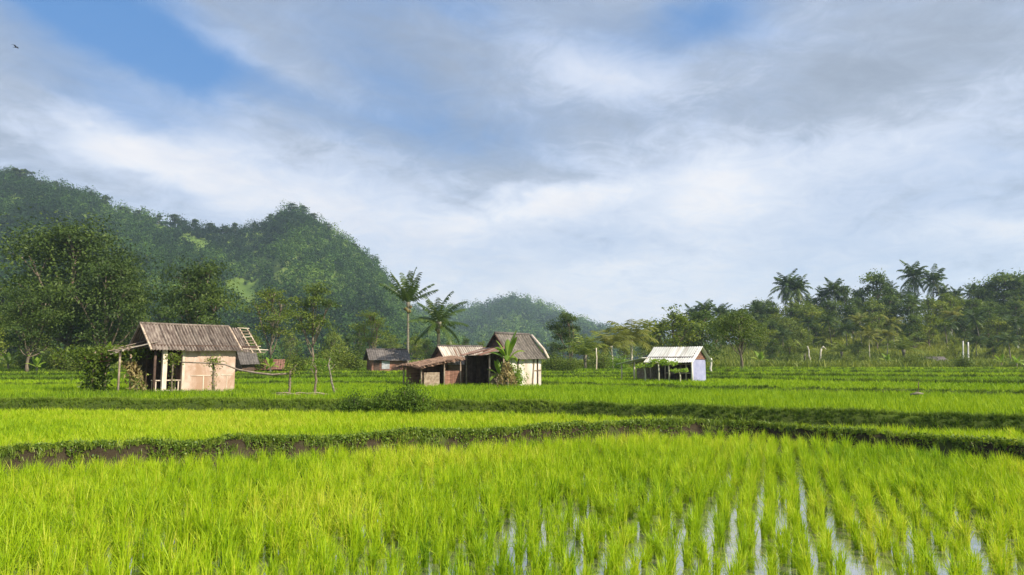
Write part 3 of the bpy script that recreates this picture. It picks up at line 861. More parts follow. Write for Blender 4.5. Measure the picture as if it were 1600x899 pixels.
tree_thing('green', 'broadleaf_tree', dict(seed=9, height=9, width=7.0, lobes=9, leaf=0.40, nleaf=4200, crown_from=0.12, trunk_r=0.2, flat=0.8, loose=0.25), 'brightened_mid')
tree_thing('light', 'broadleaf_tree', dict(seed=10, height=8, width=6.0, lobes=8, leaf=0.38, nleaf=3000, crown_from=0.12, trunk_r=0.16, flat=0.75, loose=0.4), 'pale')
tree_thing('ridge', 'ridge_tree', dict(seed=11, height=9, width=6.2, lobes=6, leaf=0.9, nleaf=600, crown_from=0.25, trunk_r=0.22, flat=0.6, loose=0.3), 'dark')
tree_thing('ridge2', 'ridge_tree', dict(seed=12, height=9, width=4.8, lobes=5, leaf=0.9, nleaf=420, crown_from=0.40, trunk_r=0.20, flat=0.5, loose=0.4), 'dark')

# ---- palms
def frond(r, L, e0, az_, droop, pairs, lw, width, twist=0.0, thick=0.03, hang=0.55):
    g = Geo()
    n = 14
    s = np.linspace(0, 1, n)
    e = e0 - droop * s ** 1.25
    ds = L / (n - 1)
    x = np.concatenate([[0], np.cumsum(np.cos(e[:-1]) * ds)]); z = np.concatenate([[0], np.cumsum(np.sin(e[:-1]) * ds)])
    d = np.array([math.cos(az_), math.sin(az_)])
    P = np.stack([x * d[0], x * d[1], z], -1)
    g.tube(P, np.linspace(thick, thick * 0.3, n), 4, 0.6)
    side = np.array([-d[1], d[0], 0])
    sp = np.linspace(0.14, 0.99, pairs)
    V, T = [], []
    for q in sp:
        f_ = q * (n - 1); i = min(int(f_), n - 2); w = f_ - i
        p = P[i] * (1 - w) + P[i + 1] * w
        tdir = P[i + 1] - P[i]; tdir /= np.linalg.norm(tdir)
        nup = np.cross(tdir, side); nup = nup if nup[2] > 0 else -nup
        ll = lw * (0.45 + 0.75 * math.sin(math.pi * (0.15 + 0.8 * q))) * r.uniform(0.85, 1.1)
        for sg in (-1, 1):
            a = side * sg * 0.85 + tdir * 0.55 - np.array([0, 0, hang * r.uniform(0.5, 1.4)])
            a /= np.linalg.norm(a)
            wv = tdir * width / 2
            tip = p + a * ll; mid = p + a * ll * 0.5 + np.array([0, 0, 0.06 * ll])
            V += [p - wv * .5, p + wv * .5, mid + wv, mid - wv, mid - wv, mid + wv, tip + wv * .15, tip - wv * .15]
            T += [r.normal(0, .1)] * 8
    V = np.array(V); k = np.arange(len(V)).reshape(-1, 4)
    g.add(V, k, np.clip(0.45 + np.array(T) + r.normal(0, .12), 0, 1))
    return g

def palm_geo(seed, height, fr_len, nf, pairs, lw, width, trunk_r=0.14, bend=0.06, e_lo=-40, e_hi=80, droop=1.2, hang=0.55, separate=False):
    r = np.random.default_rng(seed)
    n = 12; s = np.linspace(0, 1, n)
    ba = r.uniform(0, 6.28)
    bx, by = bend * height * math.cos(ba), bend * height * math.sin(ba)
    P = np.stack([bx * s ** 1.8, by * s ** 1.8, -0.2 + (height + 0.2) * s], -1)
    tg = Geo(); rr = trunk_r * (1.0 - 0.35 * s); rr[0] *= 1.5
    tg.tube(P, rr, 8, 0.5)
    top = P[-1]
    # old leaf bases
    tg.tube([top - np.array([0, 0, .5]), top + np.array([0, 0, .1])], [trunk_r * 0.8, trunk_r * 1.5], 8, 0.5)
    fr = []
    for i in range(nf):
        q = (i + 0.5) / nf
        e0 = R(e_lo + (e_hi - e_lo) * (1 - q) ** 0.8 + r.uniform(-7, 7))
        g = frond(r, fr_len * r.uniform(0.8, 1.1), e0, i * 2.399 + r.uniform(-.3, .3), droop * r.uniform(0.7, 1.25), pairs, lw, width, hang=hang)
        h = Geo(); h.merge(g, Matrix.Translation(Vector(top)))
        fr.append(h)
    if separate: return tg, fr, top
    c = Geo()
    for h in fr: c.merge(h)
    return tg, c, top

def palm_proto(key, mat='palm', bark='palmbark', name='coconut_palm', **kw):
    tg, c, top = palm_geo(**kw)
    PROTO[key] = dict(name=name, trunk=tg.mesh('trunk', M[bark], True), crown=c.mesh('crown', M[mat]), H=kw['height'] + kw['fr_len'] * 0.62)
palm_proto('palm_a', seed=31, height=8, fr_len=3.4, nf=28, pairs=16, lw=0.80, width=0.19, droop=1.05, e_lo=-55)
palm_proto('palm_b', seed=32, height=8, fr_len=3.3, nf=22, pairs=15, lw=0.75, width=0.20, droop=0.8, e_lo=-45, bend=0.12)
palm_proto('palm_c', seed=33, height=4.0, fr_len=3.4, nf=16, pairs=15, lw=0.9, width=0.16, droop=1.5, e_lo=-10)
palm_proto('palm_y', 'yellow', 'palebark', seed=34, height=2.6, fr_len=3.1, nf=17, pairs=16, lw=0.85, width=0.12, droop=1.5, e_lo=5, e_hi=85, bend=0.14)
palm_proto('palm_gold', 'yellow', 'palebark', seed=36, height=6.2, fr_len=3.3, nf=20, pairs=16, lw=0.75, width=0.17, droop=1.3, e_lo=-30, e_hi=85, bend=0.08)
palm_proto('palm_small', 'pale', seed=35, height=1.2, fr_len=2.4, nf=13, pairs=13, lw=0.6, width=0.10, droop=1.2, e_lo=15, e_hi=85)

# ---- bushes and banana plants
def bush_geo(seed, height, width, leaf, nleaf, stems=7):
    r = np.random.default_rng(seed)
    global rng; rng = r
    sg, cg = Geo(), Geo()
    for i in range(stems):
        a = r.uniform(0, 6.28); rad = width * 0.38 * r.uniform(0.2, 1)
        top = np.array([rad * math.cos(a), rad * math.sin(a), height * r.uniform(0.55, 0.95)])
        sg.tube([top * np.array([.15, .15, 0]) - np.array([0, 0, .1]), top * np.array([.6, .6, .5]), top], [0.03 * height ** .5, 0.02, 0.008], 5)
        n = nleaf // stems
        P = top * np.array([1, 1, 0.62]) + r.normal(size=(n, 3)) * np.array([width * .17, width * .17, height * .24])
        P[:, 2] = np.abs(P[:, 2]) * 0.98 + 0.02
        leaves(cg, P, leaf, 0.45 + r.normal(0, .12) + r.normal(0, .13, n), 0.8, None, 0.5, droop=0.2)
    return sg, cg
def bush_proto(key, mat, name='bush', **kw):
    s, c = bush_geo(**kw)
    PROTO[key] = dict(name=name, stem=s.mesh('stem', M['bark'], True), foliage=c.mesh('foliage', M[mat]), H=kw['height'])
bush_proto('bush_m', 'mid', seed=41, height=2.0, width=2.4, leaf=0.16, nleaf=2600)
bush_proto('bush_p', 'pale', seed=42, height=2.2, width=2.4, leaf=0.18, nleaf=2200)
bush_proto('bush_g', 'banana', seed=43, height=1.6, width=1.8, leaf=0.16, nleaf=1500)
bush_proto('bush_near', 'grass', seed=44, height=0.8, width=1.3, leaf=0.085, nleaf=3200, stems=9)

def banana_leaf(r, L, wid, e0, az_, droop, dry=False):
    g = Geo(); n = 9
    s = np.linspace(0, 1, n); e = e0 - droop * s ** 1.6; ds = L / (n - 1)
    x = np.concatenate([[0], np.cumsum(np.cos(e[:-1]) * ds)]); z = np.concatenate([[0], np.cumsum(np.sin(e[:-1]) * ds)])
    d = np.array([math.cos(az_), math.sin(az_), 0]); side = np.array([-d[1], d[0], 0])
    P = x[:, None] * d + z[:, None] * np.array([0, 0, 1])
    w = wid / 2 * np.where(s < 0.2, 0.06, np.sin(np.pi * np.clip((s - 0.17) / 0.85, 0, 1)) ** 0.6)
    fold = np.array([0, 0, -1.0]) * 0.35
    A = P + side * w[:, None] * r.uniform(0.8, 1.05, (n, 1)) + fold * w[:, None]; B = P - side * w[:, None] * r.uniform(0.8, 1.05, (n, 1)) + fold * w[:, None]
    v = np.concatenate([A, P, B]); i = np.arange(n - 1)
    f = np.concatenate([np.stack([i, i + 1, i + 1 + n, i + n], -1), np.stack([i + n, i + n + 1, i + 1 + 2 * n, i + 2 * n], -1)])
    g.add(v, f, float(np.clip(0.55 + r.normal(0, .2), 0, 1)))
    g.tube(P, np.linspace(0.03, 0.008, n), 4, 0.8)
    return g
def banana_proto(key, seed, H, nl, L, wid):
    r = np.random.default_rng(seed)
    st = Geo(); st.tube([(0, 0, -.1), (0.02, 0, H * .5), (0, 0.03, H)], [0.11, 0.09, 0.06], 8)
    lv = []
    for i in range(nl):
        q = i / max(nl - 1, 1)
        h = Geo(); h.merge(banana_leaf(r, L * r.uniform(.8, 1.1), wid, R(82 - 50 * q + r.uniform(-6, 6)), i * 2.4 + r.uniform(-.3, .3), 0.7 + 1.2 * q * r.uniform(.6, 1.2)), Matrix.Translation((0, 0, H - 0.05)))
        lv.append(h.mesh('leaf', M['banana'], True))
    PROTO[key] = dict(name='banana_plant', stem=st.mesh('stem', M['palmbark'], True), leaf=lv, H=H + L * 0.85)
banana_proto('banana', 51, 1.5, 9, 1.7, 0.42)
banana_proto('banana_s', 52, 0.8, 7, 1.3, 0.38)

# ------------------------------------------------------------------ individual trees, left and centre
tree_at(112, 352, 560, 64, 'big', 'very large dark leafy tree left of the corrugated roofed hut, its crown reaching the ground', wide=0.92, rz=0.5)
tree_at(172, 410, 560, 60, 'round', 'leafy tree merging with the right side of the very large tree at left', wide=0.80, rz=2.0)
tree_at(48, 455, 560, 57, 'round', 'lower leafy tree in front of the very large tree, nearest the left edge', wide=0.9, rz=4.2)
tree_at(306, 412, 560, 62, 'round', 'round dense tree rising directly behind the corrugated roof of the left hut', wide=0.78, rz=1.1)
tree_at(424, 448, 570, 66, 'thin', 'slender brownish open tree right of the left hut', wide=1.0, rz=0.4)
tree_at(489, 446, 575, 60, 'thin2', 'slender open tree with a bare forked trunk, between the left hut and the tall palm', wide=1.0, rz=3.0)
tree_at(583, 484, 572, 72, 'thin', 'small loose tree left of the tall palm, behind the dark roofed hut', wide=1.0, rz=2.2)
tree_at(886, 486, 580, 78, 'forked', 'dark multi lobed tree standing alone right of the central huts', wide=0.93, rz=0.6)
tree_at(914, 528, 582, 72, 'palm_small', 'small feathery palm at the right foot of the lone dark tree', 'palm tree', wide=0.9)
tree_at(957, 515, 583, 74, 'palm_y', 'yellowish palm with leaning pale trunk, left of a taller one by the white hut', 'palm tree', wide=1.0, rz=2.0)
tree_at(986, 502, 583, 80, 'palm_y', 'taller yellowish palm just left of the white roofed hut', 'palm tree', wide=1.0, rz=4.5)
tree_at(1152, 488, 590, 60, 'umbrella', 'spreading tree with leaning forked trunks right of the white roofed hut', wide=0.95, rz=0.9)
tree_at(1050, 483, 575, 84, 'green', 'wide leafy tree directly behind the white roofed hut', wide=1.05, rz=0.2)
tree_at(1096, 486, 575, 88, 'dark', 'dark tree behind the gable end of the white roofed hut', wide=1.0, rz=2.6)
for px, H, w, k, lab in ((1163, 572, 1.0, 'bush_g', 'bright green bush under the spreading tree'),
                         (1136, 574, 0.9, 'bush_m', 'dark green bush between the lilac wall and the spreading tree')):
    tree_at(px, H, 590, 54, k, lab, 'bush', wide=w)

# the two coconut palms over the huts, every frond a part
def main_palm(px, base_py, crown_py, Y, seed, nf, L, e_lo, e_hi, droop, label, coco, trunk_r):
    X = (px - 800) / F * Y; zb = float(land_h(X, Y))
    H = at(px, crown_py, Y).z - zb
    tg, fr, top = palm_geo(seed, H, L, nf, 26, 0.52, 0.10, trunk_r, 0.015, e_lo, e_hi, droop, 0.75, separate=True)
    root = empty('coconut_palm', (X, Y, zb), 0, label, 'palm tree')
    tg.build('trunk', M['palmbark'], root, True)
    for h in fr: h.build('frond', M['palm'], root)
    r = np.random.default_rng(seed)
    for i in range(coco):
        g = Geo(); a = i * 2.4; p = np.array(top) + np.array([0.26 * math.cos(a), 0.26 * math.sin(a), -0.35 - 0.22 * (i % 3)])
        k = 6; ph = np.linspace(0.02, np.pi - 0.02, k)
        g.tube([p + np.array([0, 0, 0.17 * math.cos(q)]) for q in ph], 0.14 * np.sin(ph) + 0.004, 8)
        g.build('coconut', M['coconut'], root, True)
main_palm(638, 560, 474, 66, 61, 16, 3.7, 22, 87, 0.50, 'tall coconut palm with upswept fronds over the huts', 8, 0.15)
main_palm(686, 560, 505, 60, 62, 19, 3.1, -40, 88, 0.90, 'shorter coconut palm with drooping fronds, right of the tall one', 4, 0.20)

# ------------------------------------------------------------------ trees on the wooded rise at right
ORD = ['first', 'second', 'third', 'fourth', 'fifth', 'sixth', 'seventh', 'eighth', 'ninth', 'tenth', 'eleventh', 'twelfth', 'thirteenth', 'fourteenth',
       'fifteenth', 'sixteenth', 'seventeenth', 'eighteenth', 'nineteenth', 'twentieth', 'twenty-first', 'twenty-second', 'twenty-third', 'twenty-fourth',
       'twenty-fifth', 'twenty-sixth', 'twenty-seventh', 'twenty-eighth', 'twenty-ninth', 'thirtieth', 'thirty-first', 'thirty-second', 'thirty-third', 'thirty-fourth',
       'thirty-fifth', 'thirty-sixth', 'thirty-seventh', 'thirty-eighth', 'thirty-ninth', 'fortieth']
def slope_row(items, Y0, rowname, group):
    items = sorted(items)
    for i, (px, top, key, wd) in enumerate(items):
        Y = Y0 + random.uniform(-3, 3)
        kind = {'dark': 'dark broadleaf tree', 'dark2': 'dark loose crowned tree', 'green': 'mid green broadleaf tree', 'light': 'pale green loose tree',
                'palm_a': 'tall palm', 'palm_b': 'tall palm', 'palm_c': 'short palm', 'palm_y': 'yellowish palm', 'palm_gold': 'yellowish tall palm', 'palm_small': 'small palm'}[key]
        cat = 'palm tree' if 'palm' in key else 'tree'
        tree_at(px, top, 0, Y, key, f'{kind}, {ORD[i]} from left, {rowname}', cat, group, wd)
slope_row([(1008, 512, 'green', 1), (1032, 503, 'palm_b', .9), (1062, 488, 'dark2', 1), (1085, 478, 'palm_b', .9), (1106, 471, 'palm_a', .85), (1132, 484, 'dark', .9), (1160, 479, 'dark2', .9),
           (1186, 470, 'dark', .9), (1205, 466, 'dark2', .8), (1228, 428, 'palm_a', .8), (1250, 434, 'palm_a', .8), (1183, 474, 'palm_b', .7), (1268, 462, 'palm_b', .7), (1345, 452, 'palm_a', .7), (1398, 442, 'palm_b', .7), (1479, 446, 'palm_a', .65), (1500, 450, 'palm_b', .7), (1540, 448, 'palm_b', .65), (1292, 450, 'palm_a', .7), (1278, 462, 'dark2', .8), (1308, 437, 'palm_b', .85),
           (1322, 448, 'dark', .9), (1346, 463, 'dark2', .8), (1374, 427, 'dark', .85), (1400, 447, 'palm_c', .9), (1433, 413, 'palm_a', .78), (1459, 421, 'palm_a', .75),
           (1484, 452, 'dark2', .9), (1516, 446, 'palm_b', .8), (1540, 452, 'dark', .8), (1556, 438, 'dark', 1.1), (1578, 428, 'dark', 1.25), (1606, 430, 'dark', 1.2), (1640, 430, 'dark2', 1.1), (1680, 425, 'palm_a', 1.0)],
          150, 'on the skyline of the wooded rise', 'trees along the skyline of the wooded rise')
slope_row([(1020, 522, 'dark', 1), (1078, 505, 'green', 1), (1120, 498, 'dark2', .9), (1172, 496, 'green', 1), (1212, 488, 'light', 1), (1238, 482, 'dark', .9), (1268, 476, 'green', 1), (1296, 470, 'dark', .9),
           (1330, 472, 'dark2', 1), (1362, 466, 'green', 1.0), (1392, 463, 'dark', 1), (1424, 462, 'dark2', .9), (1452, 464, 'green', 1.05), (1486, 462, 'green', 1), (1520, 468, 'dark', 1),
           (1552, 472, 'dark', 1), (1588, 468, 'dark2', 1), (1630, 465, 'green', 1.1)],
          133, 'second row of the wooded rise', 'trees in the upper middle of the wooded rise')
slope_row([(1060, 520, 'dark', .9), (1195, 508, 'green', .9), (1222, 512, 'palm_c', .8), (1246, 505, 'light', .9), (1272, 503, 'dark2', .9), (1298, 492, 'palm_b', .9), (1322, 500, 'palm_c', .85), (1345, 490, 'palm_gold', 1.1),
           (1368, 486, 'light', .9), (1396, 494, 'palm_gold', 1.1), (1426, 492, 'dark', .8), (1450, 488, 'green', .9), (1478, 494, 'palm_c', .9), (1504, 490, 'dark2', .9), (1530, 486, 'palm_b', .9),
           (1558, 492, 'green', .9), (1590, 490, 'palm_c', .9), (1625, 485, 'green', 1)],
          118, 'third row of the wooded rise', 'trees in the lower middle of the wooded rise')
slope_row([(1085, 528, 'dark2', .8), (1206, 530, 'dark', .75), (1232, 528, 'green', .75), (1256, 534, 'palm_small', 1), (1312, 535, 'palm_small', 1.1), (1338, 530, 'light', .7), (1356, 512, 'palm_gold', .9),
           (1384, 512, 'palm_gold', 1.0), (1410, 528, 'palm_small', 1.1), (1490, 528, 'green', .7), (1522, 520, 'palm_c', .8), (1548, 524, 'dark2', .7), (1575, 518, 'palm_c', .9), (1606, 520, 'dark', .8)],
          104, 'lowest row of the wooded rise', 'trees at the foot of the wooded rise')

slope_row([(px + random.uniform(-9, 9), 500 - 0.03 * (px - 1200) + random.uniform(-10, 12), random.choice(['green', 'green', 'light', 'palm_c', 'palm_gold', 'dark', 'palm_b']), random.uniform(.9, 1.2)) for px in range(1190, 1640, 24)],
          126, 'filling row of the wooded rise', 'trees filling the middle of the wooded rise')
slope_row([(px + random.uniform(-9, 9), 476 - 0.03 * (px - 1200) + random.uniform(-8, 12), random.choice(['green', 'green', 'light', 'dark2', 'palm_b']), random.uniform(1.0, 1.25)) for px in range(1130, 1640, 27)],
          142, 'row just under the skyline of the rise', 'trees just under the skyline of the wooded rise')

# trees in the mist between the fields and the left hill
mist = [(-90, 430, 'dark', 1), (-60, 480, 'green', 1), (-25, 500, 'green', 1), (22, 520, 'dark2', .9), (60, 515, 'green', .9), (140, 512, 'green', .9), (180, 520, 'dark', .8),(-40, 470, 'green', 1), (10, 500, 'palm_b', .9), (-10, 440, 'dark2', 1), (205, 470, 'dark2', .8), (228, 495, 'green', .8), (250, 480, 'dark', .8), (372, 500, 'dark2', .9), (395, 520, 'green', .8),
        (455, 520, 'light', .8), (520, 515, 'green', .8), (545, 525, 'palm_b', .8), (562, 505, 'dark2', .7), (612, 520, 'light', .8), (650, 522, 'green', .8), (668, 530, 'dark', .8), (706, 530, 'green', .8),
        (728, 526, 'dark2', .7), (752, 532, 'light', .8), (842, 540, 'green', .8), (865, 535, 'dark', .8), (926, 532, 'green', .8), (945, 528, 'dark2', .7), (975, 525, 'green', .8), (800, 536, 'dark', .9), (775, 534, 'green', .9)]
for i, (px, top, key, wd) in enumerate(sorted(mist)):
    Y = (118 if px > 190 else 96) + random.uniform(-12, 18)
    kind = {'green': 'mid green hazy tree', 'dark2': 'dark loose hazy tree', 'dark': 'dark round hazy tree', 'light': 'pale hazy tree', 'palm_b': 'hazy palm'}[key]
    tree_at(px, top, 0, Y, key, f'{kind}, {ORD[i]} from left, at the foot of the hills', 'palm tree' if 'palm' in key else 'tree', 'hazy trees at the foot of the hills', wd)

# bare crowned and dense trees standing out on the ridge of the left hill
ridge_px = [4, 22, 40, 66, 84, 108, 128, 146, 178, 192, 207, 226, 244, 262, 282, 300, 322, 345, 366, 384, 402, 416, 430, 445, 462, 486, 512, 546]
for i, px in enumerate(ridge_px):
    px += random.uniform(-6, 6)
    Y = float(np.interp(px, H1_PX, H1_YR)) - 3
    X = (px - 800) / F * Y; zb = float(hill1_h(np.array(X), np.array(Y)))
    H = random.choice([4.5, 5.5, 6, 7, 9])
    key = 'ridge' if i % 3 else 'ridge2'
    place(key, (X, Y, zb - 0.3), H * (1 if i % 3 else 1.2), f'{"dense" if i % 3 else "thin crowned"} tree, {ORD[i]} from left, on the ridge of the steep hill', 'tree', 'trees on the ridge of the steep hill', wide=random.uniform(1.0, 1.7))

# bushes and bananas along the edge of the fields
bl = [(18, 560, 62, 'banana_s'), (45, 556, 66, 'bush_p'), (78, 560, 64, 'bush_g'), (100, 556, 60, 'bush_p'), (128, 562, 58, 'bush_m'), (62, 566, 56, 'banana_s'),
      (400, 562, 58, 'bush_m'), (425, 566, 54, 'banana_s'), (462, 560, 60, 'bush_m'), (510, 556, 62, 'bush_p'), (528, 552, 64, 'bush_p'), (548, 556, 66, 'bush_m'), (500, 566, 56, 'bush_g'),
      (866, 562, 62, 'bush_m'), (892, 566, 60, 'bush_m'), (940, 560, 70, 'bush_p'), (968, 564, 66, 'bush_g'), (1186, 556, 82, 'banana_s'), (1292, 564, 86, 'bush_m'),
      (1322, 566, 84, 'bush_p'), (1383, 560, 84, 'banana_s'), (1420, 563, 80, 'bush_p'), (1444, 564, 86, 'bush_m'), (1500, 563, 76, 'bush_m'), (1560, 562, 80, 'banana_s'), (1584, 563, 78, 'banana_s'), (1230, 560, 88, 'bush_m'), (1346, 562, 90, 'bush_p')]
for i, (px, top, Y, key) in enumerate(sorted(bl)):
    kd = {'bush_m': 'green bush', 'bush_p': 'pale green bush', 'bush_g': 'bright leafy bush', 'banana_s': 'small banana plant'}[key]
    tree_at(px, top - 9, 0, Y, key, f'{kd}, {ORD[i]} from left, along the far edge of the paddies', 'banana plant' if 'banana' in key else 'bush', 'bushes and bananas along the far edge of the paddies', 1.1)
# on the bund left of the central huts
for px, top, Y, lab in ((636, 601, 20.6, 'dark pointed bush on the bank before the rusty lean-to'), (600, 612, 20.8, 'low dark bush left of the pointed one on the bank'),
                        (560, 615, 20.9, 'low rounded bush on the bank below the leaning post'), (655, 614, 20.5, 'low dark bush right of the pointed one on the bank')):
    tree_at(px, top, 0, Y, 'bush_near', lab, 'bush', wide=0.72 if top > 605 else 0.55)

# ------------------------------------------------------------------ huts
def corrugated(x0, x1, p_top, p_bot, period=0.11, amp=0.016, nseg=6, r=None, sag=0.02, ragged=0.0, thick=0.012, sheets=0.8):
    """sheet of corrugations running from ridge (y,z) p_top down to eave p_bot, along x"""
    r = r or np.random.default_rng(1)
    g = Geo()
    nx = int((x1 - x0) / period * 4) + 1
    x = np.linspace(x0, x1, nx)
    d = np.array([p_bot[0] - p_top[0], p_bot[1] - p_top[1]]); L = np.linalg.norm(d); d /= L
    nrm = np.array([-d[1], d[0]]); nrm = nrm if nrm[1] > 0 else -nrm
    s = np.linspace(0, 1, nseg + 1)
    sheet = np.floor((x - x0) / sheets)
    ext = np.array([r.uniform(-ragged, ragged) for _ in range(int(sheet.max()) + 1)])[sheet.astype(int)]
    lift = np.array([r.uniform(0, 0.02) for _ in range(int(sheet.max()) + 1)])[sheet.astype(int)]
    off = amp * np.sin(2 * np.pi * (x - x0) / period) + lift
    tin = np.array([r.uniform(0.15, 0.85) for _ in range(int(sheet.max()) + 1)])[sheet.astype(int)] - 0.35 * (((x - x0) % sheets) < 0.09) + 0.32 * np.sin(2 * np.pi * (x - x0) / period)  # sheet tone, dark seams, plus ridge shading painted light on crests, dark in troughs
    X = np.repeat(x[:, None], nseg + 1, 1)
    LL = s[None] * (L + ext[:, None])
    O = off[:, None] - sag * np.sin(np.pi * s)[None] * 1.0 - 0.02 * np.sin(np.pi * (x - x0) / (x1 - x0))[:, None]
    Yv = p_top[0] + d[0] * LL + nrm[0] * O; Zv = p_top[1] + d[1] * LL + nrm[1] * O
    k = nseg + 1
    i = np.arange(nx - 1)[:, None] * k; j = np.arange(nseg)[None]
    f = np.stack([i + j, i + k + j, i + k + j + 1, i + j + 1], -1).reshape(-1, 4)
    v = np.stack([X, Yv, Zv], -1).reshape(-1, 3)
    v2 = v - np.array([0, nrm[0], nrm[1]]) * thick
    n = len(v)
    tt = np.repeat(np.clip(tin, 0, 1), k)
    bd = [(a * k, (a + 1) * k, (a + 1) * k + n, a * k + n) for a in range(nx - 1)] + [(a * k + nseg, a * k + nseg + n, (a + 1) * k + nseg + n, (a + 1) * k + nseg) for a in range(nx - 1)]
    g.add(np.vstack([v, v2]), np.vstack([f, f[:, ::-1] + n, np.array(bd)]), np.concatenate([tt, tt]))
    return g

def boards(g, x0, x1, y, z0, z1, w=0.16, vertical=True, axis='x', r=None, thick=0.03, gap=0.006, slope=None):
    """a wall of planks; slope: function giving top z at a position"""
    r = r or np.random.default_rng(3)
    if vertical:
        x = x0
        while x < x1 - 0.02:
            ww = min(w * r.uniform(0.8, 1.2), x1 - x)
            zt = z1 if slope is None else slope(x + ww / 2)
            c = (x + ww / 2, y + r.uniform(-.006, .006), (z0 + zt) / 2)
            s = (ww - gap, thick, zt - z0)
            if axis == 'y': c = (c[1], c[0], c[2]); s = (s[1], s[0], s[2])
            g.box(c, s, tint=float(r.uniform(0.1, 0.9)))
            x += ww
    else:
        z = z0
        while z < z1 - 0.02:
            hh = min(w * r.uniform(0.8, 1.2), z1 - z)
            a, b = x0, x1
            if slope is not None: a, b = slope(z + hh / 2)
            c = ((a + b) / 2, y + r.uniform(-.006, .006), z + hh / 2); s = (max(b - a, 0.02), thick, hh - gap)
            if axis == 'y': c = (c[1], c[0], c[2]); s = (s[1], s[0], s[2])
            g.box(c, s, tint=float(r.uniform(0.1, 0.9)))
            z += hh
    return g

def gable(g, x, y0, y1, z0, z1, thick=0.04, tint=0.5):
    """triangle wall in the plane x"""
    ym = (y0 + y1) / 2
    v = [(x - thick / 2, y0, z0), (x - thick / 2, y1, z0), (x - thick / 2, ym, z1), (x + thick / 2, y0, z0), (x + thick / 2, y1, z0), (x + thick / 2, ym, z1)]
    g.add(v, [(0, 2, 1), (3, 4, 5)], tint)
    g.f.append(np.array([(0, 1, 4, 3), (1, 2, 5, 4), (2, 0, 3, 5)]) + g.n - 6)
    return g

def stub(b, t, r_=0.05, tint=0.5, sides=7):
    g = Geo(); g.tube([b, t], [r_ * 1.1, r_ * 0.9], sides, tint); return g

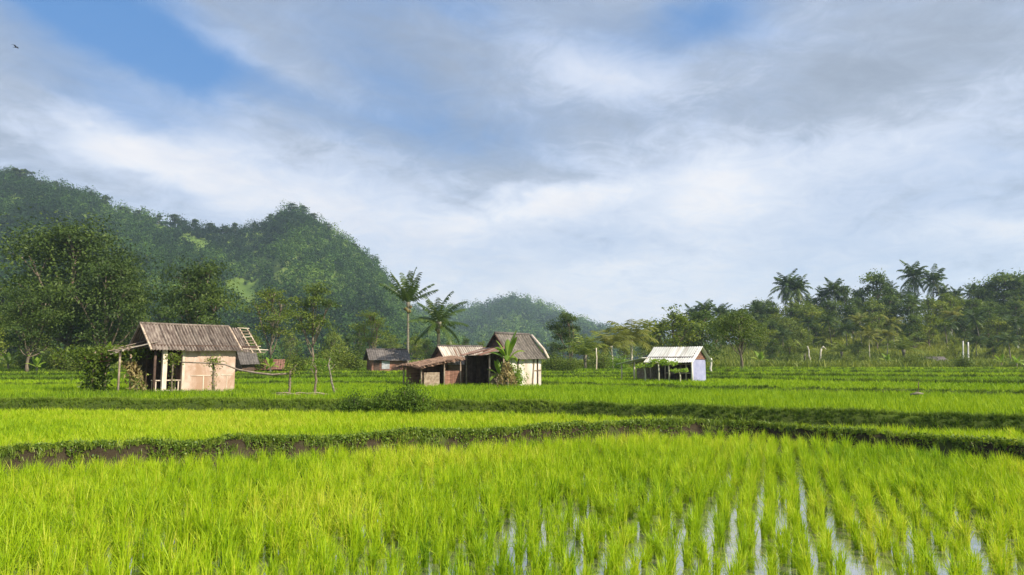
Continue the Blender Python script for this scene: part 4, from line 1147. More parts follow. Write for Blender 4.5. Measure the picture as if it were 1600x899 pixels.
# -- hut 1: pink plaster wall, open porch, corrugated roof
def hut_left():
    x0, y0 = -14.3, 27.5
    zb = float(ground_h(x0 + 1, y0 + 1.2)) + 0.02
    h = empty('field_hut', (x0, y0, zb), R(47), 'hut with a pink plaster wall, open porch and grey corrugated roof', 'hut')
    r = np.random.default_rng(71)
    L, D, we, zr = 3.30, 2.1, 1.90, 2.80
    ym = D / 2
    # front wall (solid with plinth line), back and side walls
    g = Geo(); g.box((1.06 + (L - 1.06) / 2, 0.06, 0.88), (L - 1.06, 0.12, 1.86))
    w = g.build('wall', M['plaster'], h); tag(w, 'pink plaster front wall')
    g = Geo(); g.box((2.0, -0.012, 0.70), (1.15, 0.02, 0.035)); g.box((2.95, -0.012, 0.70), (0.5, 0.02, 0.03)); g.box((1.95, -0.012, 0.35), (0.035, 0.02, 0.66)); g.box((2.95, -0.012, 0.35), (0.03, 0.02, 0.64)); g.box((1.115, -0.014, 0.88), (0.10, 0.022, 1.84))
    g.build('wall_trim', M['palewood'], h)
    g = Geo(); boards(g, 0, L, D - 0.03, -0.05, we, 0.17, r=r)
    g.build('wall', M['darkwood'], h)
    g = Geo(); boards(g, 0.12, D - 0.05, L - 0.03, -0.05, we, 0.17, axis='y', r=r)
    g.build('wall', M['plaster'], h)
    g = Geo(); boards(g, 0.12, D - 0.05, 1.09, -0.05, we, 0.17, axis='y', r=r)
    tag(g.build('wall', M['darkwood'], h), 'dark inner wall of the porch')
    g = Geo(); boards(g, 0.95, D - 0.05, 0.03, -0.05, we, 0.17, axis='y', r=r)
    g.build('wall', M['darkwood'], h)
    g = Geo(); gable(g, 0.05, -0.05, D + 0.05, we, zr - 0.10); gable(g, L - 0.02, -0.05, D + 0.05, we, zr - 0.10)
    g.build('gable', M['darkwood'], h)
    # posts
    g = Geo(); g.box((0.36, -0.02, 0.85), (0.17, 0.15, 1.86), tint=0.7); tag(g.build('post', M['palewood'], h), 'thick pale front post')
    for (x, y) in ((0.02, 0.04), (0.02, D - 0.05)):
        stub((x, y, -0.1), (x, y, we), 0.055).build('post', M['darkwood'], h, True)
    # porch bench
    b = empty('bench', (0.05, 0.12, 0.0)); b.parent = h
    for k in range(4):
        g = Geo(); g.box((0.50, -0.02 + k * 0.11, 0.52), (1.0, 0.09, 0.035), tint=0.4 + 0.1 * k); g.build('seat_plank', M['palewood'], b)
    for (x, y) in ((0.06, 0.0), (0.94, 0.0), (0.06, 0.34), (0.94, 0.34)):
        g = Geo(); g.box((x, y, 0.24), (0.05, 0.05, 0.52), tint=.5); g.build('leg', M['palewood'], b)
    g = Geo(); g.bar((0.08, -0.01, 0.12), (0.92, -0.01, 0.12), 0.03, 0.04); g.build('stretcher', M['palewood'], b)
    # beams
    for y in (-0.03, D + 0.01):
        g = Geo(); g.bar((-0.22, y, we + 0.02), (L + 0.95, y, we + 0.02), 0.07, 0.09, 0.3); g.build('beam', M['darkwood'], h)
    # roof
    sl = (zr - we) / (ym)
    ov = 0.32
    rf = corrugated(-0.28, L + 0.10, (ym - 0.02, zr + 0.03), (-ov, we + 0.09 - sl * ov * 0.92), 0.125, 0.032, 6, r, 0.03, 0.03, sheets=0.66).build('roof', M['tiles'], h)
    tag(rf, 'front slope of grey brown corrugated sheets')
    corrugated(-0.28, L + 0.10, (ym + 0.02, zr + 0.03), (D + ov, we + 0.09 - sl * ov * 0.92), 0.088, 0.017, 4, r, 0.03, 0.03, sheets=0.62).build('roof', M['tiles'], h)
    g = Geo(); g.tube([(-0.30, ym, zr + 0.05), (1.4, ym, zr + 0.035), (L + 0.12, ym, zr + 0.045)], 0.055, 8); g.build('ridge_cap', M['tiles'], h, True)
    for x in (-0.27, L + 0.125):
        g = Geo(); g.bar((x, ym, zr + 0.03), (x, -ov, we - sl * ov * 0.92 + 0.10), 0.06, 0.07, 0.9, up=(1, 0, 0)); g.bar((x, ym, zr + 0.03), (x, D + ov, we - sl * ov * 0.92 + 0.10), 0.06, 0.07, 0.5, up=(1, 0, 0))
        g.build('bargeboard', M['wood'], h)
    # strip of roof past the bargeboard, then bare battens where sheets are missing
    corrugated(L + 0.17, L + 0.50, (ym - 0.02, zr - 0.0), (-ov, we - sl * ov * 0.92 + 0.04), 0.105, 0.028, 5, r, 0.02, 0.04).build('roof', M['tiles'], h)
    for x in (L + 0.62, L + 0.98):
        g = Geo(); g.bar((x, ym, zr - 0.06), (x, -ov, we - sl * ov * 0.9), 0.05, 0.06, 0.8, up=(1, 0, 0)); g.bar((x, ym, zr - 0.06), (x, D + ov, we - sl * ov * 0.9), 0.05, 0.06, 0.5, up=(1, 0, 0)); g.build('rafter', M['wood'], h)
    for k in range(9):
        q = k / 8; y = ym * (1 - q) - ov * q; z = zr - 0.0 - (zr - we + sl * ov * 0.9) * q
        g = Geo(); g.bar((L + 0.5, y, z), (L + 1.0 + 0.30 * max(q - 0.55, 0) * 1.8 + r.uniform(-.05, .08), y, z + r.uniform(-.03, .03)), 0.045, 0.025, float(r.uniform(.1, 1))); g.build('batten', M['palewood' if k % 3 == 0 else 'wood'], h)
    for k in range(3):
        g = Geo(); g.bar((L + 0.25, -0.1 + 0.14 * k, we - 0.06 - 0.05 * k), (L + 1.40, -0.15 + 0.16 * k, we - 0.10 - 0.06 * k), 0.09, 0.035, float(r.uniform(.3, .9))); g.build('loose_board', M['palewood'], h)
    # broken lean-to at the left end
    lt = empty('lean_to', (0, 0, 0)); lt.parent = h
    for k in range(7):
        y = 0.05 + k * 0.3
        g = Geo(); g.bar((0.05, y, we + 0.16 + r.uniform(-.10, .12)), (-1.05 - r.uniform(0, .6), y + r.uniform(-.25, .25), we - 0.22 + r.uniform(-.16, .12)), 0.20, 0.02, float(r.uniform(.1, .9)))
        g.build('roof_board', M['rust' if k % 3 == 0 else 'wood'], lt)
    for (x, y) in ((-1.25, 0.1), (-1.25, 1.7)):
        stub((x, y, -0.15), (x, y, we - 0.2), 0.04).build('post', M['wood'], lt, True)
    g = Geo(); g.bar((-1.25, -0.2, we - 0.20), (-1.25, 2.0, we - 0.16), 0.06, 0.06); g.build('beam', M['wood'], lt)
    return h
hut_left()

# vine covered pergola left of hut 1, with banana leaves on top
def pergola():
    c = ground_at(172, 612, 0.62); Y = 27.5; X = (172 - 800) / F * Y
    zb = float(ground_h(X, Y))
    h = empty('pergola', (X, Y, zb), R(20), 'rickety pergola of poles hung with vines, left of the pink walled hut', 'pergola')
    r = np.random.default_rng(72)
    global rng; rng = r
    for (x, y, t) in ((-0.5, 0, 1.75), (0.85, 0.0, 1.6), (-0.5, 1.3, 1.6), (0.95, 1.2, 1.8)):
        stub((x, y, -0.15), (x + r.uniform(-.05, .05), y, t), 0.045).build('post', M['wood'], h, True)
    for k in range(6):
        g = Geo(); z = 1.45 + 0.13 * k * 0.5
        g.tube([(-0.95, 0.1 + 0.22 * k, 1.40 + r.uniform(0, .15)), (0.4, 0.1 + 0.22 * k, 1.72), (1.5, 0.1 + 0.22 * k, 1.95 + r.uniform(-.05, .05))], 0.028, 5); g.build('pole', M['wood'], h, True)
    for k in range(3):
        g = Geo(); g.bar((-0.85 + r.uniform(-.1, .1), -0.05, 1.30 + 0.13 * k), (0.1 + r.uniform(-.2, .3), -0.05, 1.34 + 0.14 * k), 0.03, 0.06, .4); g.build('plank', M['redwood'], h)
    g = Geo()
    n = 2600
    P = np.stack([r.normal(-0.1, 0.75, n), r.normal(0.4, 0.5, n), r.normal(1.62, 0.14, n)], -1)
    leaves(g, P, 0.13, 0.4 + r.normal(0, .18, n), 0.6, None, 0.6)
    n = 2600
    P = np.stack([r.normal(-0.42, 0.22, n), r.normal(0.2, 0.3, n), r.uniform(0.0, 1.6, n)], -1)
    leaves(g, P, 0.13, 0.35 + r.normal(0, .18, n), 0.4, None, 0.6, droop=.6)
    g.build('vines', M['mid'], h)
    g = Geo(); n = 900
    z = r.uniform(0, 1.3, n)
    P = np.stack([0.80 + (1.3 - z) * 0.35 + r.normal(0, 0.13, n), r.normal(-0.05, 0.15, n), z], -1)
    leaves(g, P, 0.20, 0.6 + r.normal(0, .2, n), 0.2, None, 0.35, droop=1.5)
    tag(g.build('vines', M['dry'], h), 'dry yellow creeper trailing to the ground')
pergola()
tree_at(165, 535, 0, 28.6, 'banana_s', 'bright banana plant with broad leaves showing above the pergola', 'banana plant', wide=0.8)
YX = lambda px, Y: ((px - 800) / F * Y, Y)

# -- hut 2: pale rusty corrugated roof, tan boards, brown thatched lean-to
def hut_mid():
    X, Y = YX(702, 34.5)
    zb = float(ground_h(X, Y)) + 0.0
    h = empty('field_hut', (X, Y, zb), R(36), 'low hut with pale streaked tin roof and brown thatched lean-to, beside the tall hut', 'hut')
    r = np.random.default_rng(73)
    L, D, we, zr = 2.3, 1.7, 1.30, 2.06
    ym = D / 2
    g = Geo(); boards(g, 0, L, 0.02, -0.05, we, 0.26, vertical=False, r=r); tag(g.build('wall', M['orange'], h), 'tan board front wall')
    g = Geo(); boards(g, 0.05, D, 0.02, -0.05, we, 0.2, axis='y', r=r); g.build('wall', M['redwood'], h)
    g = Geo(); boards(g, 0.05, D, L - 0.02, -0.05, we, 0.2, axis='y', r=r); g.build('wall', M['redwood'], h)
    g = Geo(); boards(g, 0.05, L - 0.05, D, -0.05, we, 0.2, r=r); g.build('wall', M['redwood'], h)
    g = Geo(); gable(g, 0.02, -0.05, D + 0.05, we, zr - 0.07); gable(g, L - 0.02, -0.05, D + 0.05, we, zr - 0.07); g.build('gable', M['redwood'], h)
    g = Geo(); g.box((1.35, -0.02, 0.5), (0.55, 0.03, 1.05), tint=.2); g.build('door', M['darkwood'], h)
    sl = (zr - we) / ym; ov = 0.28
    corrugated(-0.2, L + 0.25, (ym - .02, zr + .03), (-ov, we + .07 - sl * ov), 0.13, 0.018, 5, r, 0.02, 0.06, sheets=0.55).build('roof', M['rust'], h)
    corrugated(-0.2, L + 0.25, (ym + .02, zr + .03), (D + ov, we + .07 - sl * ov), 0.13, 0.018, 4, r, 0.02, 0.04, sheets=0.55).build('roof', M['graytile'], h)
    g = Geo(); g.tube([(-.22, ym, zr + .05), (L + .27, ym, zr + .05)], 0.05, 7); g.build('ridge_cap', M['graytile'], h, True)
    # thatched lean-to in front of the gable
    lt = empty('lean_to', (0, 0, 0), 0); lt.parent = h
    nx, ny = 26, 12
    xs = np.linspace(0.35, -2.15, nx); ys = np.linspace(-1.0, D * 0.9, ny)
    XX, YY = np.meshgrid(xs, ys, indexing='ij')
    q = (0.35 - XX) / 2.5
    ZZ = 1.62 - 0.42 * q ** 1.2 - 0.10 * np.abs(YY - 0.3) + 0.07 * fbm(XX * 3, YY * 3, 81, 3)
    i = np.arange(nx - 1)[:, None] * ny; j = np.arange(ny - 1)[None]
    f = np.stack([i + j, i + ny + j, i + ny + j + 1, i + j + 1], -1).reshape(-1, 4)
    v = np.stack([XX, YY, ZZ], -1).reshape(-1, 3); g = Geo()
    tt = np.clip(0.5 + 1.2 * fbm(XX * 5, YY * 5, 82, 3), 0, 1).ravel()
    g.add(v, f, tt); g.add(v - np.array([0, 0, 0.12]), f[:, ::-1], tt)
    bl_ = []
    for a in range(900):   # ragged straws over the edge and the surface
        ii = r.integers(0, len(v)); p = v[ii] + r.normal(0, .05, 3) * np.array([1, 1, .3])
        dvec = np.array([-0.22, r.normal(0, .08), -0.07]) if r.uniform() < .5 else np.array([r.normal(0, .08), -0.2, -0.10])
        w_ = np.array([0.0, 0.018, 0.0]) if abs(dvec[0]) > .15 else np.array([0.018, 0, 0])
        g.add([p + w_, p - w_, p + dvec - w_, p + dvec + w_], [(0, 1, 2, 3)], float(r.uniform(0.1, 1)))
    g.build('thatch', M['thatch'], lt)
    for (x, y, t) in ((-1.95, -0.75, 1.12), (-0.8, -0.9, 1.32), (0.15, -0.9, 1.40), (-1.9, 1.2, 1.1)):
        stub((x, y, -.1), (x + r.uniform(-.06, .06), y, t), 0.04).build('post', M['wood'], lt, True)
    g = Geo(); boards(g, -1.9, 0.0, 0.9, -0.05, 1.15, 0.2, r=r); g.build('back_wall', M['redwood'], lt)
    g = Geo(); boards(g, -0.75, 0.25, -0.86, -0.05, 0.85, 0.14, r=r); tag(g.build('front_boards', M['redwood'], lt), 'rough red brown boards')
    g = Geo(); boards(g, -1.85, -1.0, -0.80, -0.05, 0.78, 0.16, vertical=False, r=r); g.build('front_boards', M['wood'], lt)
hut_mid()

# -- hut 3: tall steep roof, whitewashed wall
def hut_tall():
    X, Y = YX(797, 33.4)
    zb = float(ground_h(X, Y))
    h = empty('field_hut', (X, Y, zb), R(33), 'tall hut with a steep brown roof and whitewashed wall behind the banana plant', 'hut')
    r = np.random.default_rng(74)
    L, D, we, zr = 1.85, 2.4, 1.62, 2.68
    ym = D / 2
    g = Geo(); g.box((L / 2, 0.04, we / 2 - .03), (L, 0.08, we + .06)); w = g.build('wall', M['white'], h); tag(w, 'whitewashed front wall')
    for x, ln in ((0.45, 0), (1.30, 0.12), (1.62, 0)):
        g = Geo(); g.bar((x, -0.02, -0.1), (x + ln, -0.02, we), 0.06, 0.05, 0.3); g.build('post', M['wood' if ln else 'darkwood'], h)
    g = Geo(); g.bar((1.38, -0.02, 0.86), (1.84, -0.02, 0.88), 0.03, 0.05); g.build('rail', M['wood'], h)
    g = Geo(); boards(g, 0.08, D, 0.02, -0.05, we, 0.2, axis='y', r=r); g.build('wall', M['darkwood'], h)
    g = Geo(); boards(g, 0.08, D, L - 0.02, -0.05, we, 0.2, axis='y', r=r); g.build('wall', M['wood'], h)
    g = Geo(); boards(g, 0.05, L - 0.05, D, -0.05, we, 0.2, r=r); g.build('wall', M['darkwood'], h)
    g = Geo(); gable(g, 0.02, -0.05, D + .05, we, zr - .1); gable(g, L - .02, -0.05, D + .05, we, zr - .1); g.build('gable', M['darkwood'], h)
    sl = (zr - we) / ym; ov = 0.30
    corrugated(-0.12, L + 0.15, (ym - .02, zr + .03), (-ov, we + .08 - sl * ov), 0.16, 0.012, 6, r, 0.05, 0.05, sheets=0.5).build('roof', M['oldtile'], h)
    corrugated(-0.12, L + 0.15, (ym + .02, zr + .03), (D + ov, we + .08 - sl * ov), 0.16, 0.012, 5, r, 0.05, 0.05, sheets=0.5).build('roof', M['graytile'], h)
    g = Geo(); g.tube([(-.15, ym, zr + .06), (.6, ym, zr + .05), (L + .1, ym, zr + .02)], 0.075, 7); g.build('ridge_cap', M['graytile'], h, True)
    for x in (-0.13,):
        g = Geo(); g.bar((x, ym, zr + .02), (x, D + ov, we - sl * ov + .06), 0.08, 0.08, .1, up=(1, 0, 0)); g.bar((x, ym, zr + .02), (x, -ov, we - sl * ov + .06), 0.06, 0.07, .6, up=(1, 0, 0)); g.build('bargeboard', M['darkwood'], h)
    # bundled pole along the right roof edge
    g = Geo(); g.tube([(L + .17, ym * 0.9, zr - .02), (L + .24, 0.1, we + .30), (L + .2, -ov - .04, we - sl * ov + .12)], 0.07, 7); g.build('roof_edge_pole', M['palewood'], h, True)
    # board lean-to at the left
    lt = empty('lean_to', (0, 0, 0)); lt.parent = h
    for k in range(8):
        y = -0.2 + k * 0.34
        g = Geo(); g.bar((0.0, y, we + 0.40 + r.uniform(-.02, .03)), (-1.35 - r.uniform(0, .25), y + r.uniform(-.05, .05), we + 0.02 + r.uniform(-.05, .03)), 0.36, 0.025, float(r.uniform(.1, .9)))
        g.build('roof_board', M['redwood' if k % 3 else 'wood'], lt)
    for (x, y) in ((-1.25, -0.15), (-0.5, -0.2), (-1.25, 2.1)):
        stub((x, y, -.1), (x, y, we + 0.05), 0.045).build('post', M['wood'], lt, True)
    g = Geo(); boards(g, -1.3, 0.0, 2.2, -0.05, we, 0.2, r=r); g.build('back_wall', M['darkwood'], lt)
    g = Geo(); boards(g, -1.2, -0.5, -0.12, -0.05, 0.75, 0.15, r=r); g.build('front_boards', M['wood'], lt)
    g = Geo(); g.box((-0.86, -0.20, 1.12), (0.08, 0.02, 0.20), tint=.9); tag(g.build('hanging_cloth', M['tin'], lt), 'small white cloth hanging under the lean-to')
hut_tall()

# -- hut 4: white tin roof
def hut_white():
    # right front corner near px 1075
    Xc, Yc = YX(1080, 38.6)
    rot = R(-44)
    L, D, we, zr = 2.75, 1.5, 1.44, 2.03
    dirx = Vector((math.cos(rot), math.sin(rot)))
    X, Y = Xc - dirx.x * L, Yc - dirx.y * L
    zb = float(ground_h(Xc, Yc)) - 0.02
    h = empty('field_hut', (X, Y, zb), rot, 'open sided hut with a smooth white tin roof and lilac end wall', 'hut')
    r = np.random.default_rng(75)
    ym = D / 2
    g = Geo(); g.box((L - 0.02, D / 2, we / 2 - .1), (0.05, D, we - .05)); tag(g.build('wall', M['lavender'], h), 'pale lilac end wall')
    g = Geo(); boards(g, 0, L - .05, D, -0.05, we, 0.18, r=r); g.build('wall', M['darkwood'], h)
    g = Geo(); boards(g, 0.0, D, 0.0, -0.05, we, 0.18, axis='y', r=r); g.build('wall', M['wood'], h)
    g = Geo(); boards(g, -0.2, D + .2, L + 0.02, we - .12, zr - .1, 0.13, vertical=False, axis='y', r=r, slope=lambda z: (ym - (zr - z) / (zr - we) * ym, ym + (zr - z) / (zr - we) * ym)); tag(g.build('gable', M['redwood'], h), 'red brown boarded gable')
    for x, m in ((0.02, 'wood'), (1.0, 'wood'), (2.0, 'darkwood'), (2.35, 'wood'), (L - .02, 'white')):
        stub((x, 0.0, -.1), (x, 0.0, we), 0.045 if m != 'white' else 0.06).build('post', M[m], h, True)
    for z in (0.55, 1.05):
        g = Geo(); g.bar((1.0, 0, z), (L - .1, 0, z), 0.04, 0.05); g.build('rail', M['wood'], h)
    g = Geo(); g.bar((-.1, 0, we), (L + .1, 0, we), 0.06, 0.08); g.build('beam', M['darkwood'], h)
    sl = (zr - we) / ym; ov = 0.42
    for sgn, (py_, e) in (('f', (ym - .01, -ov)), ('b', (ym + .01, D + ov))):
        corrugated(-0.2, L + 0.28, (py_, zr + .03), (e, we + .06 - sl * ov), 0.15, 0.014, 5, r, 0.03, 0.05, sheets=0.7).build('roof', M['tin'], h)
    # low awning at the left end
    aw = empty('awning', (0, 0, 0)); aw.parent = h
    for k in range(4):
        g = Geo(); g.bar((0.0 - .1, -0.5 + .45 * k, we - 0.02), (-1.9, -0.5 + .45 * k + r.uniform(-.05, .05), we - 0.36 + r.uniform(-.04, .04)), 0.47, 0.02, float(r.uniform(.3, .8))); g.build('roof_sheet', M['rust' if k % 2 else 'tin'], aw)
    for (x, y) in ((-1.75, -0.4), (-1.75, 0.9), (-0.8, -.45)):
        stub((x, y, -.1), (x, y, we - .32 if x < -1 else we - .15), 0.04).build('post', M['palewood'], aw, True)
    g = Geo(); boards(g, -1.7, -0.05, 1.1, -.05, we - .35, 0.2, r=r); g.build('back_wall', M['wood'], aw)
    return
hut_white()

# -- small dark roofed hut and the one half hidden behind hut 1
def plain_hut(px, Y, rot, L, D, we, zr, wallm, roofm, label, door=True, seed=1):
    X, Y = YX(px, Y)
    zb = float(ground_h(X, Y))
    h = empty('field_hut', (X, Y, zb), R(rot), label, 'hut')
    r = np.random.default_rng(seed); ym = D / 2
    for (a, b, y, ax) in ((0, L, 0.02, 'x'), (0, L, D - .02, 'x'), (.05, D - .05, .02, 'y'), (.05, D - .05, L - .02, 'y')):
        g = Geo(); boards(g, a, b, y, -.05, we, 0.22, axis=ax, r=r); g.build('wall', M[wallm], h)
    g = Geo(); gable(g, .02, 0, D, we, zr - .08); gable(g, L - .02, 0, D, we, zr - .08); g.build('gable', M['redwood'], h)
    if door:
        g = Geo(); g.box((0.45, -.02, we * .45), (0.5, .03, we * .9), tint=.2); g.build('door', M['darkwood'], h)
        g = Geo(); g.box((1.25, -.02, we * .55), (0.7, .03, we * .55), tint=.8); tag(g.build('shutter', M['concrete'], h), 'pale grey shutter')
    sl = (zr - we) / ym; ov = .35
    for (py_, e) in ((ym - .01, -ov), (ym + .01, D + ov)):
        corrugated(-.3, L + .3, (py_, zr + .03), (e, we + .06 - sl * ov), 0.2, 0.012, 4, r, 0.03, 0.04, sheets=0.8).build('roof', M[roofm], h)
    g = Geo(); g.tube([(-.3, ym, zr + .05), (L + .3, ym, zr + .05)], 0.06, 7); g.build('ridge_cap', M[roofm], h, True)
plain_hut(582, 61, 22, 3.2, 2.4, 1.3, 2.1, 'redwood', 'graytile', 'distant small hut with a dark grey roof, left of the thatched lean-to', True, 76)
plain_hut(381, 56, 42, 1.0, 1.6, 1.2, 2.25, 'darkwood', 'graytile', 'dark steep roofed hut half hidden behind the bare roof battens', False, 77)
plain_hut(404, 58, 15, 1.9, 1.5, 0.55, 1.1, 'darkwood', 'redwood', 'very low brown roofed shelter right of the pink walled hut, before the slender trees', False, 78)
plain_hut(1452, 92, 5, 2.2, 1.8, 0.9, 1.35, 'concrete', 'graytile', 'tiny grey shed at the foot of the wooded rise, left of two white poles', False, 79)

# banana plant before the tall hut, papaya-like plants before the white hut
tree_at(793, 521, 0, 32.2, 'banana', 'tall banana plant with upright leaves before the tall roofed hut', 'banana plant', wide=0.78, rz=0.7)
tree_at(781, 562, 0, 32.6, 'banana_s', 'low banana plant at the left foot of the tall one', 'banana plant', wide=0.9, rz=2.0)
tree_at(806, 566, 0, 32.8, 'bush_g', 'small leafy bush between the banana plants and the white wall', 'bush', wide=0.7)
def dry_clump():
    global rng
    r = np.random.default_rng(131); rng = r
    X, Y = YX(792, 32.0); z0 = float(ground_h(X, Y))
    g = Geo(); n = 420
    a = r.uniform(0, 6.28, n); q = r.uniform(0, 1, n)
    P = np.stack([X + (0.12 + 0.45 * (1 - q)) * np.cos(a), Y + (0.12 + 0.4 * (1 - q)) * np.sin(a), z0 + 1.25 * q], -1)
    leaves(g, P, 0.26, 0.45 + r.normal(0, .25, n), 0.1, None, 0.28, droop=2.0)
    tag(g.build('dry_leaves', M['dry']), 'dry brown leaves hanging around the stem of the tall banana plant', 'dry leaves', kind='stuff')
dry_clump()
def papaya(px, top, Y, seed, label):
    X, Y = YX(px, Y); zb = float(ground_h(X, Y)); H = at(px, top, Y).z - zb
    r = np.random.default_rng(seed)
    global rng; rng = r
    h = empty('papaya_plant', (X, Y, zb), 0, label, 'papaya plant')
    g = Geo(); g.tube([(0, 0, -.1), (.03, 0, H * .5), (0, .02, H * .88)], [.05, .04, .03], 6); 
    for i in range(8):
        a = i * 2.4; g.tube([(0, 0, H * .84), (.28 * math.cos(a), .28 * math.sin(a), H * .95)], [.014, .010], 4)
    g.build('stem', M['palebark'], h, True)
    g = Geo()
    for i in range(8):
        a = i * 2.4; c = np.array([.36 * math.cos(a), .36 * math.sin(a), H * .95])
        leaves(g, c + r.normal(size=(22, 3)) * np.array([.11, .11, .05]), 0.17, .6 + r.normal(0, .18, 22), 1.2, None, .45)
    g.build('foliage', M['banana'], h)
papaya(1006, 570, 37.2, 91, 'leftmost papaya plant before the awning of the white roofed hut')
papaya(1027, 562, 36.7, 92, 'tallest papaya plant, before the middle of the white roofed hut')
papaya(1043, 566, 36.9, 93, 'papaya plant before the open bay of the white roofed hut')
papaya(1060, 578, 36.7, 94, 'shortest papaya plant, nearest the lilac end wall')

# ------------------------------------------------------------------ living fence posts and poles before hut 1
def live_post(px, base_py, top_py, Y, lean_px, label, leafn=120, rad=0.035, mat='bark', leafmat='pale'):
    b = at(px, base_py, Y); zb = float(ground_h(b.x, Y))
    t = at(px + lean_px, top_py, Y)
    h = empty('fence_post', (b.x, Y, zb), 0, label, 'fence post')
    r = np.random.default_rng(int(px))
    global rng; rng = r
    dx_, H = t.x - b.x, t.z - zb
    g = Geo(); n = 7; s = np.linspace(0, 1, n)
    P = np.stack([dx_ * s + r.normal(0, .015, n), r.normal(0, .012, n), -0.1 + (H + .1) * s], -1)
    g.tube(P, rad * (1.15 - .4 * s) * r.uniform(.85, 1.15, n), 7)
    for k in range(3):
        a = r.uniform(0, 6.28); q = P[-1 - (k % 2)]
        g.tube([q, q + np.array([.10 * math.cos(a), .1 * math.sin(a), .10]), q + np.array([.2 * math.cos(a), .2 * math.sin(a), .24])], [rad * .5, rad * .35, .006], 5)
    g.build('post', M[mat], h, True)
    g = Geo()
    if leafn:
        q = P[-1]; pts = q + r.normal(size=(leafn, 3)) * np.array([.17, .12, .13]) + np.array([0, 0, .06])
        leaves(g, pts, .085, .5 + r.normal(0, .2, leafn), .5, None, .55)
        m = leafn // 2
        k = r.uniform(.1, 1, m); pts = np.stack([dx_ * k, k * 0, H * k], -1) + r.normal(size=(m, 3)) * .06
        leaves(g, pts, .07, .5 + r.normal(0, .2, m), .5, None, .55)
        g.build('leaves', M[leafmat], h)
live_post(268, 616, 563, 26.0, 2, 'leafy stake before the porch of the pink walled hut', 260, .035)
live_post(334, 614, 568, 26.4, 0, 'leafy stake before the pink plaster wall, carrying the long pole', 260, .05)
live_post(451, 622, 580, 24.6, 3, 'leafy stake at the right end of the long pole', 120, .05)
live_post(492, 622, 578, 24.6, 1, 'upright mossy stake, second from the right of the stakes by the hut', 50, .045)
live_post(525, 612, 570, 25.4, -12, 'pale leaning stake with a twiggy top, rightmost of the stakes by the hut', 14, .04, 'palmbark', 'dry')
live_post(213, 620, 600, 25.4, 2, 'short stake at the foot of the pergola', 90, .03)
g = Geo()
pp = [at(278, 566, 26.2), at(335, 568, 26.3), at(352, 570, 26.2), at(372, 578, 25.9), at(400, 583, 25.4), at(425, 586, 25.0), at(451, 584, 24.7)]
g.tube(pp, [.022, .03, .032, .035, .04, .04, .035], 7)
tag(g.build('long_pole', M['wood'], None, True), 'long crooked pole laid across the stakes before the pink walled hut', 'pole')
g = Geo()
for k in range(9):
    a = at(430 + 8 * k, 621, 24.3); z = float(ground_h(a.x, a.y)) + .06 + .05 * (k % 3)
    g.tube([(a.x - .5, a.y + random.uniform(-.2, .2), z + random.uniform(-.03, .1)), (a.x, a.y, z + .05), (a.x + .5, a.y + random.uniform(-.2, .2), z + random.uniform(-.03, .08))], [.02, .03, .015], 5)
tag(g.build('brushwood_pile', M['wood'], None, True), 'low pile of cut branches between the two right hand stakes', 'branches')

# weeds at the foot of hut 1
def foot_weeds():
    r = np.random.default_rng(101)
    global rng; rng = r
    g = Geo()
    n = 900
    X = r.uniform(-19, -8, n); Y = r.uniform(23.2, 27.5, n)
    ok = (Y < 27.2 + (X + 14.3) * 0.95)
    X, Y = X[ok], Y[ok]
    v = [blade_clump(r, 14, 0.24, 0.16, 0.022, 2, 0.6, 0.08) for _ in range(6)]
    scatter_clumps(g, X, Y, ground_h(X, Y) - .02, v, r, 0.6, 1.25, 0.6 + 0.6 * fbm(X, Y, 4, 3))
    tag(g.build('yard_weeds', M['grass']), 'knee high weeds around the foot of the pink walled hut', 'weeds', kind='stuff')
    for (cx, cy, hr) in YARDS[2:8]:
        pass
    g = Geo()
    for (cx, cy, hr) in YARDS[2:]:
        n = 340; X = cx + r.uniform(-hr, hr, n); Y = cy + r.uniform(-hr, hr, n)
        scatter_clumps(g, X, Y, ground_h(X, Y) - .02, [blade_clump(r, 12, 0.22, 0.16, 0.03, 1, 0.6, 0.1) for _ in range(5)], r, 0.5, 1.1, 0.6 + 0.7 * fbm(X, Y, 5, 3))
    tag(g.build('yard_weeds', M['grass']), 'short grass around the central and right hand huts', 'weeds', kind='stuff')
foot_weeds()

# ------------------------------------------------------------------ poles, dead trunks and the bird
def pole(name, px, top, base, Y, lean, rad, mat, label, cat, extra=None):
    b = at(px, base, Y); zb = float(land_h(b.x, Y)); t = at(px + lean, top, Y)
    g = Geo()
    n = 6; s = np.linspace(0, 1, n); r = np.random.default_rng(int(px))
    P = np.stack([b.x + (t.x - b.x) * s + r.normal(0, rad * .35, n) * (name != 'white_pole'), Y + s * 0, zb - .1 + (t.z - zb + .1) * s], -1)
    g.tube(P, rad * (1.1 - .3 * s), 8)
    if extra: extra(g, P[-1])
    tag(g.build(name, M[mat], None, True), label, cat)
pole('white_pole', 1505, 533, 573, 84, 0, .09, 'tin', 'left one of two white poles below the wooded rise', 'pole')
pole('white_pole', 1513, 535, 573, 84, 0, .10, 'tin', 'right one of two white poles below the wooded rise', 'pole')
pole('dead_trunk', 1268, 541, 578, 90, -6, .10, 'palebark', 'thin bare tree trunk leaning left below the wooded rise', 'tree trunk')
pole('dead_trunk', 1279, 545, 583, 88, 5, .12, 'palebark', 'bare tree trunk with a hooked top below the wooded rise', 'tree trunk',
     lambda g, p: g.tube([p, p + np.array([.25, 0, .25]), p + np.array([.6, 0, -.1])], [.10, .09, .04], 6))
pole('thin_pole', 932, 544, 580, 66, 0, .06, 'palewood', 'thin pale pole in the field right of the lone dark tree', 'pole')
pole('thin_pole', 1111, 560, 582, 58, 0, .09, 'tin', 'short white pole right of the lilac end wall', 'pole')
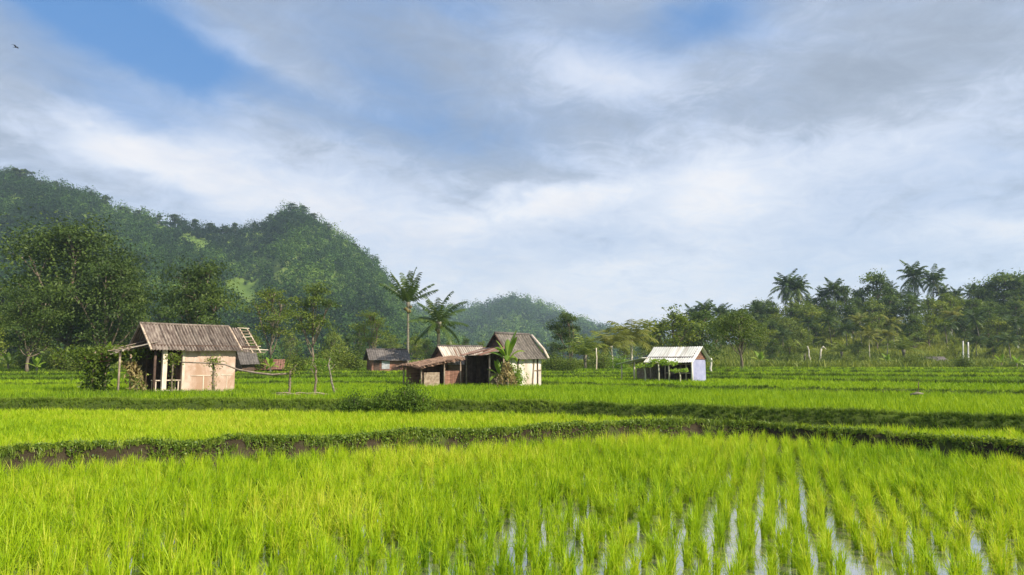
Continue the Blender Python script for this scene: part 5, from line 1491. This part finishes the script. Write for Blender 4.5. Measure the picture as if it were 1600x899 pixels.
pole('stick', 1434, 597, 618, 22.5, 1, .014, 'darkwood', 'thin dark stick standing in the rice at right', 'stick')
g = Geo(); c = at(1434, 620, 22.0); zz = float(ground_h(c.x, c.y)) + .26
g.tube([(c.x - .22, c.y, zz), (c.x, c.y, zz + .04), (c.x + .24, c.y + .1, zz + .02)], [.03, .05, .02], 6)
tag(g.build('driftwood', M['palmbark'], None, True), 'pale scrap of wood lying at the foot of the thin dark stick', 'wood')
def bird():
    c = at(25, 74, 60)
    g = Geo()
    s = np.linspace(0, 1, 8); rr = 0.05 * np.sin(np.pi * (0.06 + 0.88 * s)) + .004
    g.tube([(c.x - .18 + .36 * q, c.y, c.z + .02 * q) for q in s], rr, 8)
    for sg in (-1, 1):
        v = [(c.x + .06, c.y, c.z + .03), (c.x - .06, c.y, c.z + .03), (c.x - .10, c.y + sg * .22, c.z + .13), (c.x + .04, c.y + sg * .20, c.z + .14), (c.x - .16, c.y + sg * .42, c.z + .07), (c.x - .08, c.y + sg * .40, c.z + .08)]
        v += [(a, b, d - .012) for a, b, d in v]
        g.add(v, [(0, 1, 2, 3), (3, 2, 4, 5), (6, 9, 8, 7), (9, 11, 10, 8), (0, 3, 9, 6), (3, 5, 11, 9), (1, 7, 8, 2), (2, 8, 10, 4)])
    g.add([(c.x - .15, c.y, c.z), (c.x - .30, c.y + .05, c.z), (c.x - .30, c.y - .05, c.z), (c.x - .16, c.y, c.z + .02)], [(0, 1, 2), (3, 2, 1)])
    tag(g.build('bird', M['bird'], None, True), 'small dark bird flying high at the upper left', 'bird')
bird()

# ------------------------------------------------------------------ air
def haze():
    m = bpy.data.materials.new('haze'); m.use_nodes = True
    t = m.node_tree; t.nodes.clear()
    v = t.nodes.new('ShaderNodeVolumePrincipled')
    v.inputs['Color'].default_value = (0.62, 0.82, 1.0, 1)
    v.inputs['Density'].default_value = HAZE_DENSITY
    v.inputs['Anisotropy'].default_value = 0.1
    o = t.nodes.new('ShaderNodeOutputMaterial'); t.links.new(v.outputs[0], o.inputs['Volume'])
    g = Geo(); g.box((0, 0, 104), (3400, 3400, 212))
    ob = g.build('haze', m)
    tag(ob, 'thin blue morning haze over fields and hills', 'haze', kind='stuff')
haze()
